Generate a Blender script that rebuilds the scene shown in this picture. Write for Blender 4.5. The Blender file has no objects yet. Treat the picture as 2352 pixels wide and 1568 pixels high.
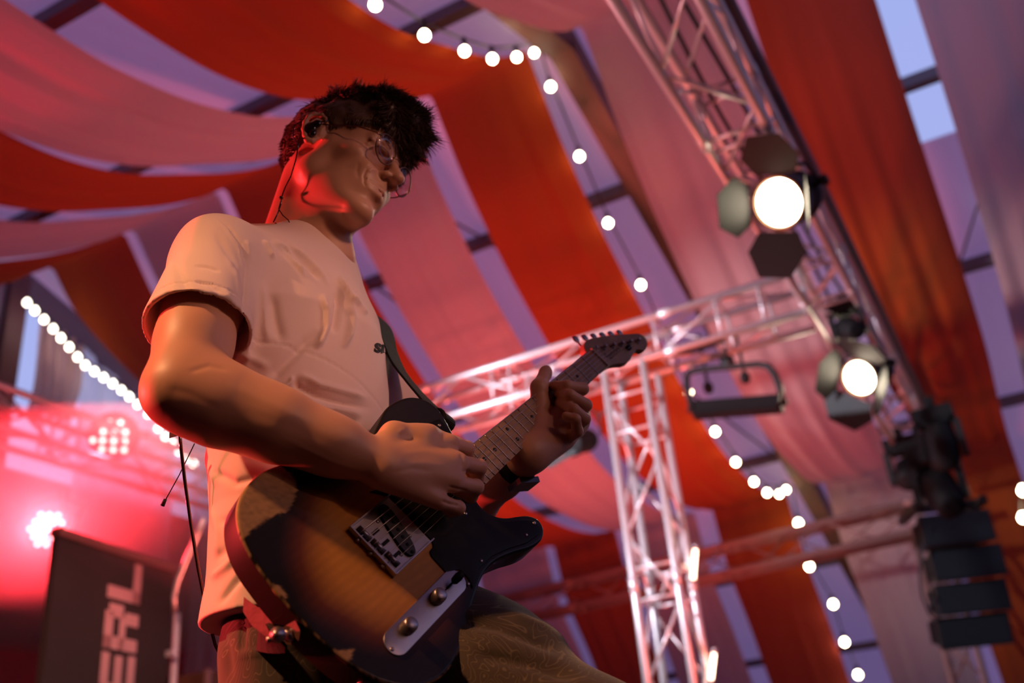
import bpy, bmesh, math, random
import numpy as np
from mathutils import Vector, Matrix
random.seed(7); rng = np.random.default_rng(7)
scene = bpy.context.scene
COL = scene.collection

# ------------------------------------------------------------------ camera
F_PX, CX, CY = 2287.0, 1176.0, 784.0
def _n(v):
    v = np.array(v, float); return v/np.linalg.norm(v)
_up = _n([721-CX, CY+3877, -F_PX])                 # world up, seen in camera axes
_e = np.array([2530-CX, CY-1772, -F_PX]); _e = _n(_e-_up*np.dot(_e, _up))
RW = np.stack([np.cross(_e, _up), _e, _up])        # world = RW @ camera axes
CAM = np.array([0.0, 0.0, 0.68])
cam_d = bpy.data.cameras.new('camera'); cam = bpy.data.objects.new('camera', cam_d); COL.objects.link(cam)
cam_d.sensor_width = 36.0; cam_d.lens = F_PX/2352*36.0; cam_d.clip_end = 200
M = Matrix([list(RW[0]), list(RW[1]), list(RW[2])]).to_4x4(); M.translation = Vector(CAM)
cam.matrix_world = M
cam_d.dof.use_dof = True; cam_d.dof.focus_distance = 1.38; cam_d.dof.aperture_fstop = 2.9
scene.camera = cam
def ray(px, py): return RW @ np.array([(px-CX)/F_PX, -(py-CY)/F_PX, -1.0])
def at(px, py, d): return CAM + ray(px, py)*d
def onX(px, py, x): r = ray(px, py); return CAM + r*((x-CAM[0])/r[0])
def onY(px, py, y): r = ray(px, py); return CAM + r*((y-CAM[1])/r[1])
def onZ(px, py, z): r = ray(px, py); return CAM + r*((z-CAM[2])/r[2])
def proj(P):
    c = (np.asarray(P)-CAM) @ RW
    return np.stack([CX+F_PX*c[..., 0]/-c[..., 2], CY-F_PX*c[..., 1]/-c[..., 2], -c[..., 2]], -1)

# ------------------------------------------------------------------ world and view
scene.view_settings.view_transform = 'Standard'; scene.view_settings.look = 'None'
scene.view_settings.gamma = 1.0; scene.view_settings.use_curve_mapping = False
scene.view_settings.exposure = 0.0
w = bpy.data.worlds.new('dusk_sky'); scene.world = w; w.use_nodes = True
nt = w.node_tree; bg = nt.nodes['Background']
tc = nt.nodes.new('ShaderNodeTexCoord'); sx = nt.nodes.new('ShaderNodeSeparateXYZ'); rp = nt.nodes.new('ShaderNodeValToRGB')
nt.links.new(tc.outputs['Generated'], sx.inputs[0]); nt.links.new(sx.outputs['Z'], rp.inputs[0]); nt.links.new(rp.outputs[0], bg.inputs[0])
rp.color_ramp.elements[0].position = 0.0; rp.color_ramp.elements[0].color = (0.46, 0.48, 0.86, 1)
rp.color_ramp.elements[1].position = 0.9; rp.color_ramp.elements[1].color = (0.33, 0.42, 0.86, 1)
bg.inputs[1].default_value = 1.0

# ------------------------------------------------------------------ stage and house lights (outside the frame), plus added fill lamps
def lamp(kind, name, loc, target, energy, color, size=0.3, angle=60, blend=0.6):
    d = bpy.data.lights.new(name, kind); d.energy = energy; d.color = color
    if kind == 'AREA': d.shape = 'DISK'; d.size = size
    else: d.shadow_soft_size = size
    if kind == 'SPOT': d.spot_size = math.radians(angle); d.spot_blend = blend
    o = bpy.data.objects.new(name, d); COL.objects.link(o); o.location = Vector(loc)
    if target is not None:
        o.rotation_euler = (Vector(target)-Vector(loc)).to_track_quat('-Z', 'Y').to_euler()
    return o
lamp('SPOT', 'amber_side_light', (-1.9, -1.4, 3.65), (-0.92, 0.73, 1.265), 830, (1.0, 0.43, 0.19), 0.09, 11.4, 0.7)
lamp('SPOT', 'red_wash_light', (-4.0, -0.05, 1.62), (-0.9, 1.05, 1.4), 1000, (1.0, 0.045, 0.05), 0.10, 40)
lamp('SPOT', 'warm_stage_light', (2.2, 0.5, 2.7), (-0.85, 1.06, 1.36), 260, (1.0, 0.46, 0.30), 0.18, 11.5, 1.0)
lamp('AREA', 'warm_fill_light', (2.6, 0.9, 2.1), (-0.75, 1.15, 1.3), 5, (1.0, 0.42, 0.25), 0.8)
lamp('SPOT', 'red_uplight_rear', (-3.9, 7.2, 0.3), (-3.6, 7.6, 4.5), 850, (1.0, 0.15, 0.14), 0.4, 125, 1.0)
lamp('SPOT', 'red_uplight_front', (-2.6, 4.4, 0.2), (-3.2, 4.2, 5.0), 360, (1.0, 0.17, 0.12), 0.4, 105, 0.9)
lamp('SPOT', 'red_uplight_far', (-2.4, 9.8, 0.3), (-2.6, 10.2, 4.0), 110, (1.0, 0.15, 0.12), 0.4, 150, 1.0)
lamp('SPOT', 'warm_uplight_right', (-0.2, 4.6, 0.4), (-0.3, 5.6, 5.4), 22, (1.0, 0.22, 0.12), 0.4, 140, 1.0)
lamp('SPOT', 'cool_side_light', (-4.8, 2.2, 3.4), (-2.1, 6.1, 2.8), 1600, (0.84, 0.86, 1.0), 0.12, 44)
lamp('SPOT', 'red_side_light', (0.8, 3.2, 0.9), (-1.9, 6.2, 2.4), 600, (1.0, 0.14, 0.09), 0.12, 40)

lamp('SPOT', 'banner_fill', (-2.7, 1.7, 3.1), (-4.0, 3.45, 1.7), 260, (1.0, 0.42, 0.34), 0.15, 40)  # added lamp that brightens the banner letters, without a fixture
lamp('SPOT', 'pink_truss_fill', (-3.2, 1.2, 2.2), (-0.7, 4.2, 3.7), 260, (1.0, 0.42, 0.44), 0.12, 50)  # added lamp that lifts the near truss chords, without a fixture

# ------------------------------------------------------------------ helpers
def srgb(r, g, b):
    f = lambda c: (c/255/12.92) if c/255 <= 0.04045 else ((c/255+0.055)/1.055)**2.4
    return (f(r), f(g), f(b))
MATS = {}
def mat(name, color=(0.8, 0.8, 0.8), rough=0.6, metal=0.0, emit=None, estr=0.0, noise=None, bump=None, coat=0.0, sheen=0.0, sss=0.0, spec=0.5):
    if name in MATS: return MATS[name]
    m = bpy.data.materials.new(name); m.use_nodes = True; t = m.node_tree; b = t.nodes['Principled BSDF']
    b.inputs['Base Color'].default_value = (*color, 1); b.inputs['Roughness'].default_value = rough; b.inputs['Metallic'].default_value = metal
    b.inputs['Coat Weight'].default_value = coat; b.inputs['Specular IOR Level'].default_value = spec
    b.inputs['Sheen Weight'].default_value = sheen
    if sss: b.inputs['Subsurface Weight'].default_value = sss; b.inputs['Subsurface Radius'].default_value = (0.012, 0.004, 0.002); b.inputs['Subsurface Scale'].default_value = 1.0
    if emit: b.inputs['Emission Color'].default_value = (*emit, 1); b.inputs['Emission Strength'].default_value = estr
    if noise or bump:
        co = t.nodes.new('ShaderNodeTexCoord')
    if noise:   # (scale, amount, stretch)
        n = t.nodes.new('ShaderNodeTexNoise'); n.inputs['Scale'].default_value = noise[0]; n.inputs['Detail'].default_value = 5
        mp = t.nodes.new('ShaderNodeMapping'); mp.inputs['Scale'].default_value = noise[2] if len(noise) > 2 else (1, 1, 1)
        t.links.new(co.outputs['Object'], mp.inputs[0]); t.links.new(mp.outputs[0], n.inputs['Vector'])
        r = t.nodes.new('ShaderNodeMapRange'); r.inputs['From Min'].default_value = 0.3; r.inputs['From Max'].default_value = 0.7
        r.inputs['To Min'].default_value = 1-noise[1]; r.inputs['To Max'].default_value = 1+noise[1]
        t.links.new(n.outputs['Fac'], r.inputs['Value'])
        v = t.nodes.new('ShaderNodeVectorMath'); v.operation = 'SCALE'; v.inputs[0].default_value = color
        t.links.new(r.outputs[0], v.inputs['Scale']); t.links.new(v.outputs[0], b.inputs['Base Color'])
    if bump:    # (scale, strength, distance)
        n = t.nodes.new('ShaderNodeTexNoise'); n.inputs['Scale'].default_value = bump[0]; n.inputs['Detail'].default_value = 4
        t.links.new(co.outputs['Object'], n.inputs['Vector'])
        bp = t.nodes.new('ShaderNodeBump'); bp.inputs['Strength'].default_value = bump[1]; bp.inputs['Distance'].default_value = bump[2]
        t.links.new(n.outputs['Fac'], bp.inputs['Height']); t.links.new(bp.outputs[0], b.inputs['Normal'])
    MATS[name] = m; return m
def cloth(name, color, trans, tint=None, stripes=0.0, emit=0):
    """thin fabric: diffuse front, light shines through; soft woven variation and long creases"""
    m = bpy.data.materials.new(name); m.use_nodes = True; t = m.node_tree; t.nodes.clear()
    out = t.nodes.new('ShaderNodeOutputMaterial'); mx = t.nodes.new('ShaderNodeMixShader'); mx.inputs[0].default_value = trans
    d = t.nodes.new('ShaderNodeBsdfDiffuse'); tr = t.nodes.new('ShaderNodeBsdfTranslucent')
    tr.inputs[0].default_value = (*(tint or color), 1)
    co = t.nodes.new('ShaderNodeTexCoord'); mp = t.nodes.new('ShaderNodeMapping'); mp.inputs['Scale'].default_value = (9, 0.35, 0.35)
    n = t.nodes.new('ShaderNodeTexNoise'); n.inputs['Scale'].default_value = 1.0; n.inputs['Detail'].default_value = 5
    t.links.new(co.outputs['Object'], mp.inputs[0]); t.links.new(mp.outputs[0], n.inputs['Vector'])
    r = t.nodes.new('ShaderNodeMapRange'); r.inputs['From Min'].default_value = .25; r.inputs['From Max'].default_value = .75
    r.inputs['To Min'].default_value = .93; r.inputs['To Max'].default_value = 1.05
    v = t.nodes.new('ShaderNodeVectorMath'); v.operation = 'SCALE'; v.inputs[0].default_value = color
    t.links.new(n.outputs['Fac'], r.inputs['Value']); t.links.new(r.outputs[0], v.inputs['Scale']); t.links.new(v.outputs[0], d.inputs[0])
    bp = t.nodes.new('ShaderNodeBump'); bp.inputs['Strength'].default_value = 0.5; bp.inputs['Distance'].default_value = 0.03
    t.links.new(n.outputs['Fac'], bp.inputs['Height']); t.links.new(bp.outputs[0], d.inputs['Normal'])
    t.links.new(d.outputs[0], mx.inputs[1]); t.links.new(tr.outputs[0], mx.inputs[2]); t.links.new(mx.outputs[0], out.inputs[0])
    MATS[name] = m; return m
def set_props(o, label=None, cat=None, group=None, kind=None):
    if label: o['label'] = label
    if cat: o['category'] = cat
    if group: o['group'] = group
    if kind: o['kind'] = kind
    return o
def empty(name, loc, label, cat, group=None, rot=None):
    o = bpy.data.objects.new(name, None); COL.objects.link(o); o.empty_display_size = 0.1
    o.location = Vector(loc)
    if rot is not None: o.rotation_euler = rot
    bpy.context.view_layer.update()
    return set_props(o, label, cat, group)
def link(name, me, material=None, parent=None, smooth=True):
    o = bpy.data.objects.new(name, me); COL.objects.link(o)
    if material:
        me.materials.clear(); me.materials.append(material)
    if smooth:
        me.polygons.foreach_set('use_smooth', [True]*len(me.polygons))
    if parent is not None:
        o.parent = parent; o.matrix_parent_inverse = world_of(parent).inverted()
    return o
def world_of(o):
    m = o.matrix_basis.copy()
    p = o.parent
    if p is not None: m = world_of(p) @ o.matrix_parent_inverse @ m
    return m
def pydata(name, V, Fc, material=None, parent=None, smooth=True):
    me = bpy.data.meshes.new(name); me.from_pydata([tuple(map(float, v)) for v in V], [], [tuple(int(i) for i in f) for f in Fc]); me.update()
    return link(name, me, material, parent, smooth)
class MB:
    """collects shapes for one mesh"""
    def __init__(s): s.V = []; s.F = []
    def add(s, V, F):
        b = len(s.V); s.V += [tuple(map(float, v)) for v in V]; s.F += [tuple(b+i for i in f) for f in F]; return s
    def box(s, c, size, X=(1, 0, 0), Y=(0, 1, 0), Z=(0, 0, 1)):
        c = np.array(c, float); X, Y, Z = _n(X), _n(Y), _n(Z); h = np.array(size, float)/2
        V = [c+X*h[0]*i+Y*h[1]*j+Z*h[2]*k for i in (-1, 1) for j in (-1, 1) for k in (-1, 1)]
        return s.add(V, [(0, 1, 3, 2), (4, 6, 7, 5), (0, 4, 5, 1), (2, 3, 7, 6), (0, 2, 6, 4), (1, 5, 7, 3)])
    def tube(s, pts, r, n=8, cap=True):
        pts = [np.array(p, float) for p in pts]; m = len(pts)
        rr = list(r) if hasattr(r, '__len__') else [r]*m
        t0 = _n(pts[1]-pts[0]); a = np.cross(t0, [0, 0, 1.0])
        if np.linalg.norm(a) < 1e-3: a = np.cross(t0, [1.0, 0, 0])
        a = _n(a); V = []; F = []
        for i in range(m):
            t = _n(pts[min(i+1, m-1)]-pts[max(i-1, 0)])
            a = a-t*np.dot(a, t); a = _n(a); b = np.cross(t, a)
            for k in range(n):
                th = 2*math.pi*k/n; V.append(pts[i]+(a*math.cos(th)+b*math.sin(th))*rr[i])
        for i in range(m-1):
            for k in range(n):
                F.append((i*n+k, i*n+(k+1) % n, (i+1)*n+(k+1) % n, (i+1)*n+k))
        if cap: F.append(tuple(range(n))[::-1]); F.append(tuple((m-1)*n+k for k in range(n)))
        return s.add(V, F)
    def lathe(s, o, axis, prof, n=24):
        """prof: (distance along axis, radius)"""
        o = np.array(o, float); ax = _n(axis); a = np.cross(ax, [0, 0, 1.0])
        if np.linalg.norm(a) < 1e-3: a = np.cross(ax, [1.0, 0, 0])
        a = _n(a); b = np.cross(ax, a); V = []; F = []
        for (d, r) in prof:
            for k in range(n):
                th = 2*math.pi*k/n; V.append(o+ax*d+(a*math.cos(th)+b*math.sin(th))*max(r, 1e-5))
        for i in range(len(prof)-1):
            for k in range(n): F.append((i*n+k, i*n+(k+1) % n, (i+1)*n+(k+1) % n, (i+1)*n+k))
        F.append(tuple(range(n))[::-1]); F.append(tuple((len(prof)-1)*n+k for k in range(n)))
        return s.add(V, F)
    def prism(s, poly, dirv):
        """poly: ordered 3-D points, extruded by dirv"""
        n = len(poly); P = [np.array(p, float) for p in poly]; Q = [p+np.array(dirv, float) for p in P]
        return s.add(P+Q, [tuple(range(n))[::-1], tuple(range(n, 2*n))]+[(i, (i+1) % n, n+(i+1) % n, n+i) for i in range(n)])
    def ball(s, c, r, n=12):
        c = np.array(c, float); prof = [(-r*math.cos(math.pi*i/n), r*math.sin(math.pi*i/n)) for i in range(n+1)]
        return s.lathe(c, (0, 0, 1), prof, n*2)
    def build(s, name, material, parent=None, smooth=True):
        return pydata(name, s.V, s.F, material, parent, smooth)
def flat_smooth(o, ang=40):
    me = o.data
    try:
        me.set_sharp_from_angle(angle=math.radians(ang))
    except Exception: pass
    return o

# ------------------------------------------------------------------ materials
cloth('red_fabric', (0.40, 0.078, 0.012), 0.34, (0.40, 0.065, 0.05))
cloth('white_fabric', (0.54, 0.40, 0.37), 0.35, (0.50, 0.42, 0.48))
cloth('roof_fabric', (0.88, 0.80, 0.86), 0.46, (1.0, 0.78, 0.90))
cloth('lining_fabric', (0.20, 0.07, 0.06), 0.05, (0.2, 0.06, 0.05))
ALU = mat('aluminium', (0.74, 0.69, 0.71), 0.38, 0.5)
ALU_FAR = mat('red_lit_aluminium', (0.33, 0.19, 0.18), 0.55, 0.3)  # aluminium again, with dim reddish light put into its colour
BLACK = mat('black_metal', (0.014, 0.013, 0.014), 0.5, spec=.3)
DARK = mat('dark_plastic', (0.010, 0.010, 0.011), 0.6, spec=.2)
BEAM = mat('roof_frame_metal', (0.16, 0.12, 0.14), 0.5, 0.3)
WOODBEAM = mat('brown_rafter', (0.12, 0.065, 0.045), 0.6, 0.0, noise=(3.0, 0.3, (1, 0.3, 0.3)))
BULB = mat('warm_bulb', (1, 0.9, 0.75), 0.4, 0, emit=(1.0, 0.80, 0.52), estr=30)
BULB_COOL = mat('small_bulb', (1, 0.95, 0.85), 0.4, 0, emit=(1.0, 0.88, 0.72), estr=9)
CORD = mat('string_cable', (0.02, 0.02, 0.03), 0.6)
LENS = mat('lit_lens', (1, 0.95, 0.85), 0.3, 0, emit=(1.0, 0.86, 0.62), estr=16)
LEDR = mat('lit_led_cell', (1, 0.6, 0.6), 0.3, 0, emit=(1.0, 0.55, 0.50), estr=5)

# ------------------------------------------------------------------ tent: floor, roof, gable
RIDGE_Y, RIDGE_Z, SL = 5.44, 6.15, 0.345
def roof_z(y): return RIDGE_Z-SL*abs(y-RIDGE_Y)
set_props(MB().box((-2, 6, -0.05), (26, 30, 0.1)).build('floor', mat('stage_floor', (0.03, 0.025, 0.025), 0.6, bump=(8, .3, .01)), smooth=False), kind='structure')
WX0, WX1, WY0, WY1 = -0.42, 1.0, 3.2, 7.6          # the clear panel in the far slope
def roof_part(name, x0, x1, y0, y1, m):
    V = []
    ys = [y0, y1]
    for y in ys:
        for x in (x0, x1): V.append((x, y, roof_z(y)))
    o = pydata(name, V+[(a, b, c+0.01) for a, b, c in V], [(0, 1, 3, 2), (4, 6, 7, 5), (0, 4, 5, 1), (2, 3, 7, 6), (0, 2, 6, 4), (1, 5, 7, 3)], m, smooth=False)
    return set_props(o, kind='structure')
RM = MATS['roof_fabric']
roof_part('ceiling', -8.4, WX0, RIDGE_Y, 17.5, RM)
roof_part('ceiling', WX0, WX1, WY1, 17.5, RM)
roof_part('ceiling', WX1, 7.0, RIDGE_Y, 17.5, RM)
roof_part('ceiling', -8.4, 7.0, 0.9, RIDGE_Y, RM)
roof_part('ceiling', -8.4, 7.0, -7.0, 0.9, MATS['lining_fabric'])
# side walls of the tent; the unseen front one is added to block sky light
set_props(MB().box((-0.7, 17.5, 1.0), (15.4, 0.03, 2.1)).build('wall_back', RM, smooth=False), kind='structure')
set_props(MB().box((7.0, 5.4, 1.7), (0.03, 24, 3.5)).build('wall_right', MATS['lining_fabric'], smooth=False), kind='structure')
set_props(MB().box((-0.7, -6.95, 1.0), (15.4, 0.03, 2.1)).build('wall_front_blocker', MATS['lining_fabric'], smooth=False), kind='structure')
# purlins run across, rafters run with the slope
tn = 0
def beam(p0, p1, w_, h_, m, name):
    p0 = np.array(p0, float); p1 = np.array(p1, float); d = p1-p0
    side = _n(np.cross(d, [0, 0, 1.0])); upv = _n(np.cross(side, d))
    o = MB().box((p0+p1)/2, (np.linalg.norm(d), w_, h_), d, side, upv).build(name, m, smooth=False)
    return set_props(o, kind='structure')
for y in (2.75, 4.58, 6.96, 8.96, 10.93, 13.2, 15.5):
    tn += 1; z = roof_z(y)-0.07
    beam((-8.3, y, z), (6.9, y, z), 0.09, 0.10, BEAM, 'trim_%d' % tn)
for x in (-2.03, 3.5):
    for (ya, yb) in ((RIDGE_Y, 17.4), (-6.9, RIDGE_Y)):
        tn += 1
        beam((x, ya, roof_z(ya)-0.17), (x, yb, roof_z(yb)-0.17), 0.19, 0.26, WOODBEAM, 'trim_%d' % tn)
# thin bracing wires under the roof skin
for (a, b) in (((-4.0, 6.1), (-3.55, 6.96)), ((-3.55, 6.96), (-2.2, 10.9)), ((-4.85, 6.96), (-4.3, 8.9)), ((-4.9, 8.0), (-4.1, 7.9)), ((0.1, 9.0), (0.6, 7.9)), ((-6.9, 6.3), (-6.3, 6.0))):
    tn += 1
    set_props(MB().tube([(a[0], a[1], roof_z(a[1])-0.1), (b[0], b[1], roof_z(b[1])-0.1)], 0.012, 6).build('trim_%d' % tn, BEAM), kind='structure')
# gable end at the left: slanting header, ridge post, wall left of the post
GX = -8.0
header = [(GX, 5.30, 6.17), (GX, 17.5, 2.0), (GX, 17.5, -.1), (GX, 10.0, 3.55), (GX, 7.88, 4.70), (GX, 6.70, 5.27), (GX, 5.50, 5.80), (GX, 5.30, 5.9)]
set_props(MB().prism(header, (-0.06, 0, 0)).build('wall_left', mat('gable_wall', (0.16, 0.14, 0.22), 0.8), smooth=False), kind='structure')
set_props(MB().box((GX, 5.38, 3.0), (0.16, 0.20, 6.0)).build('trim_30', mat('gable_post', (0.13, 0.06, 0.08), 0.6, 0.2), smooth=False), kind='structure')
set_props(MB().prism([(GX, 5.28, 0), (GX, 5.28, 6.1), (GX, -6, 2.2), (GX, -6, 0)], (-0.05, 0, 0)).build('wall_side', mat('gable_side_fabric', (0.30, 0.24, 0.36), 0.8), smooth=False), kind='structure')
set_props(MB().box((GX-.03, 11.4, 2.03), (0.05, 12.2, 4.06)).build('wall_lower', mat('gable_wall_red_glow', (0.34, 0.05, 0.06), 0.8), smooth=False), kind='structure')  # red glow of the haze is put into this wall colour

# ------------------------------------------------------------------ swagged ceiling drapes
PF = [(0.95, 4.52), (1.5, 4.44), (2.0, 4.46), (2.63, 4.50), (3.15, 4.58), (3.65, 4.76), (4.1, 5.02), (4.65, 5.36), (5.05, 5.66), (5.40, 5.99), (5.48, 5.98), (5.9, 5.47), (6.5, 4.95),
      (7.3, 4.43), (7.95, 4.05), (8.5, 3.82), (9.1, 3.70), (10.14, 3.68), (10.9, 3.77), (11.45, 3.93), (11.52, 3.88), (11.75, 3.22), (12.25, 2.60), (12.8, 1.83), (14.2, 0.3)]
def resample(pts, per=6):
    out = []
    n = len(pts)
    for i in range(n-1):
        p0, p1, p2, p3 = [np.array(pts[max(0, min(n-1, j))], float) for j in (i-1, i, i+1, i+2)]
        sharp1 = abs(p1[0]-5.44) < .06 or abs(p1[0]-11.48) < .06; sharp2 = abs(p2[0]-5.44) < .06 or abs(p2[0]-11.48) < .06
        m1 = (p2-p1) if sharp1 else (p2-p0)/2*min(1, np.linalg.norm(p2-p1)/max(np.linalg.norm(p1-p0), 1e-6)*1.0)
        m2 = (p2-p1) if sharp2 else (p3-p1)/2*min(1, np.linalg.norm(p2-p1)/max(np.linalg.norm(p3-p2), 1e-6)*1.0)
        for k in range(per):
            t = k/per; out.append((2*t**3-3*t*t+1)*p1+(t**3-2*t*t+t)*m1+(-2*t**3+3*t*t)*p2+(t**3-t*t)*m2)
    out.append(np.array(pts[-1], float)); return np.array(out)
PROF = resample(PF, 5)
def drape(x0, x1, m, label, sag0=0.0, seed=0, lift=0.0, taper=0.0):
    nx = 22; V = []; F = []; r_ = np.random.default_rng(seed); ph = r_.uniform(0, 6, 6)
    for i, (y, z) in enumerate(PROF):
        # sag0 lowers the near span only
        s0 = max(0.0, min(1.0, (5.2-y)/2.6)); dz = sag0*s0*s0+lift*math.exp(-((y-9.6)/1.5)**2)
        for k in range(nx+1):
            u = k/nx
            xa = x0+taper*max(0.0, min(1.0, (y-5.7)/2.0)); x = xa+(x1-xa)*u
            fold = 0.010*math.sin(u*21+ph[0]+0.3*y)+0.007*math.sin(u*37+ph[1]-0.5*y)+0.006*math.sin(u*9+ph[2]+.9*y)
            fold *= (0.35+min(1.0, abs(y-5.44)/1.5))
            V.append((x+0.012*math.sin(1.3*y+ph[3]+(0 if u < .5 else 2)), y, z+dz+fold-0.03*math.sin(math.pi*u)))
    n1 = nx+1
    for i in range(len(PROF)-1):
        for k in range(nx): F.append((i*n1+k, (i+1)*n1+k, (i+1)*n1+k+1, i*n1+k+1))
    o = pydata('ceiling_drape', V, F, m)
    return set_props(o, label, 'drape', 'ceiling drapes')
RF, WF = MATS['red_fabric'], MATS['white_fabric']
drape(-7.60, -6.62, RF, 'red ceiling drape next to the open gable, above the row of small bulbs', 0.02, 1, 0.0, 0.75)
drape(-6.50, -5.46, WF, 'pinkish white ceiling drape between the gable red drape and the next red one', 0.0, 2)
drape(-5.35, -4.49, RF, 'red ceiling drape running behind the guitarist\'s head and neck', 0.02, 3)
drape(-4.31, -3.42, WF, 'pinkish white ceiling drape seen right beside the guitarist\'s chin', -0.16, 4)
drape(-3.20, -2.30, RF, 'red ceiling drape with the festoon bulbs along its edge', 0.0, 5)
drape(-1.84, -0.92, WF, 'pale ceiling drape between the brown rafter and the long truss', 0.0, 6)
drape(-0.68, 0.14, RF, 'dark red ceiling drape beside the long truss and the bright clear panel', 0.0, 7, 0.24)
drape(0.36, 1.30, WF, 'greyish white ceiling drape beyond the bright clear roof panel', 0.0, 8)
# curtains in the open gable
def curtain(y0, y1, ztop0, ztop1, zb, x, label, m, amp=0.03):
    nx = 40; nz = 14; V = []; F = []
    for j in range(nz+1):
        for i in range(nx+1):
            u = i/nx; v = j/nz; y = y0+(y1-y0)*u; zt = ztop0+(ztop1-ztop0)*u; z = zt+(zb-zt)*v
            V.append((x+amp*math.sin(u*26+2*v)+amp*.5*math.sin(u*57+1), y+0.04*math.sin(5*v+y*3)*v, z))
    for j in range(nz):
        for i in range(nx): F.append((j*(nx+1)+i, j*(nx+1)+i+1, (j+1)*(nx+1)+i+1, (j+1)*(nx+1)+i))
    return set_props(pydata('gable_curtain', V, F, m), label, 'curtain', 'gable curtains')
cloth('curtain_fabric', (0.66, 0.62, 0.66), 0.75, (0.90, 0.90, 0.95))
cloth('curtain_fabric_warm', (0.55, 0.34, 0.30), 0.5, (0.62, 0.44, 0.42))
CF = MATS['curtain_fabric']
curtain(5.60, 6.10, 5.62, 5.48, 4.62, -7.90, 'short bunched beige curtain hanging beside the gable post', MATS['curtain_fabric_warm'], 0.05)
curtain(6.16, 7.45, 5.50, 4.92, 2.6, -7.92, 'broad white curtain in the open gable beside the bunched beige one', CF)
curtain(7.75, 8.9, 4.75, 4.2, 2.4, -7.92, 'white curtain behind the round red spotlight', CF)
curtain(9.3, 10.6, 4.0, 3.4, 2.2, -7.92, 'farthest gable curtain, tinted red, by the guitarist\'s elbow', CF)
# ------------------------------------------------------------------ box trusses
def truss(name, p0, p1, side, upv, label, group=None, size=0.29, pitch=0.42, rungs=(), m=None, rc=0.026, rb=0.0105, phase=0.0, nb=99):
    m = m or ALU
    p0 = np.array(p0, float); p1 = np.array(p1, float); L = np.linalg.norm(p1-p0); d = (p1-p0)/L
    side = _n(side); upv = _n(upv)
    t = empty(name, p0, label, 'truss', group)
    cs = [p0+side*size*i+upv*size*j for (i, j) in ((0, 0), (1, 0), (1, 1), (0, 1))]
    for c in cs:
        b = MB(); b.tube([c, c+d*L], rc, 12)
        k = 2.0
        while k < L-0.1:                      # coupler collars at the section joints
            b.lathe(c+d*(k-0.05), d, [(0, rc+.001), (0.005, rc+.006), (0.095, rc+.006), (0.1, rc+.001)], 12); k += 2.0
        b.build('chord', m, t)
    n = 0
    for f in range(4):
        a, b_ = cs[f], cs[(f+1) % 4]
        s = phase+0.12*(f % 2); flip = f % 2
        while s+pitch < L and n < nb:
            q0, q1 = (a, b_) if flip else (b_, a)
            MB().tube([q0+d*s, q1+d*(s+pitch)], rb, 8).build('brace', m, t); n += 1
            s += pitch; flip = 1-flip
        for r in rungs:
            if n < nb: MB().tube([a+d*r, b_+d*r], rb, 8).build('brace', m, t); n += 1
    return t
# long truss towards the back, right of the guitarist
lt = truss('lighting_truss', (-0.81, 1.9, 3.5), (-0.81, 10.6, 3.5), (1, 0, 0), (0, 0, 1), 'long box truss carrying the two lit spotlights, running away to the speakers', rungs=(2.0, 2.1, 4.0, 4.1), pitch=0.44, phase=.1)
# two black cables lying on top of the long truss
for dx in (0.08, 0.17):
    pts = [(-0.81+dx+0.015*math.sin(y*2.1+dx*30), y, 3.80-0.02*math.sin(y*1.7)) for y in np.linspace(2.0, 9.0, 40)]
    set_props(MB().tube(pts, 0.011, 6).build('truss_cable', CORD), 'black cable lying %s long truss' % ('on the left half of the' if dx < .1 else 'along the middle of the'), 'cable')
set_props(MB().tube([(-0.50, 1.9, 3.86), (-0.47, 5.0, 3.86), (-0.47, 9.5, 3.84)], 0.030, 10).build('truss_pipe', BEAM), 'dark bundle of cable running along the right edge of the long truss', 'cable')
# beam across at the centre, standing on the tower
truss('lighting_truss', (-5.75, 6.0, 3.5), (-0.84, 6.0, 3.5), (0, 1, 0), (0, 0, 1), 'bright aluminium cross truss behind the guitar headstock, resting on the central tower', rungs=(2.6, 2.75, 3.48, 3.9, 4.35, 4.65), pitch=0.52, phase=0.15)
# central tower
truss('truss_tower', (-2.26, 6.0, 0.0), (-2.26, 6.0, 3.5), (1, 0, 0), (0, 1, 0), 'upright aluminium truss tower under the cross truss, right of the guitar neck', rungs=(3.28, 3.02, 2.1, 1.9), pitch=0.46, phase=0.02)
# far truss
truss('lighting_truss', (-6.9, 11.05, 2.97), (-0.75, 10.45, 2.97), (0.09, 1, 0), (0, 0, 1), 'truss farthest back in dim reddish light, crossing behind the central tower', m=ALU_FAR, pitch=0.5, rc=.034)
# left truss and its tower
truss('lighting_truss', (-6.15, 1.5, 3.42), (-6.15, 8.2, 3.42), (1, 0, 0), (0, 0, 1), 'truss at the left glowing red in the haze under the round spotlight', pitch=0.46, rungs=(3, 3.1, 5, 5.1))
truss('truss_tower', (-6.0, 6.75, 0.0), (-6.0, 6.75, 3.42), (1, 0, 0), (0, 1, 0), 'truss tower behind the guitarist\'s back, beside the dark printed banner', pitch=0.34, rungs=(3.2, 2.7, 2.2, 1.7))
# short tower under the far speakers
truss('truss_tower', (-1.02, 10.9, 0.0), (-1.02, 10.9, 3.0), (1, 0, 0), (0, 1, 0), 'truss tower lit orange below the hanging speakers', m=ALU_FAR, pitch=0.4)

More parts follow.
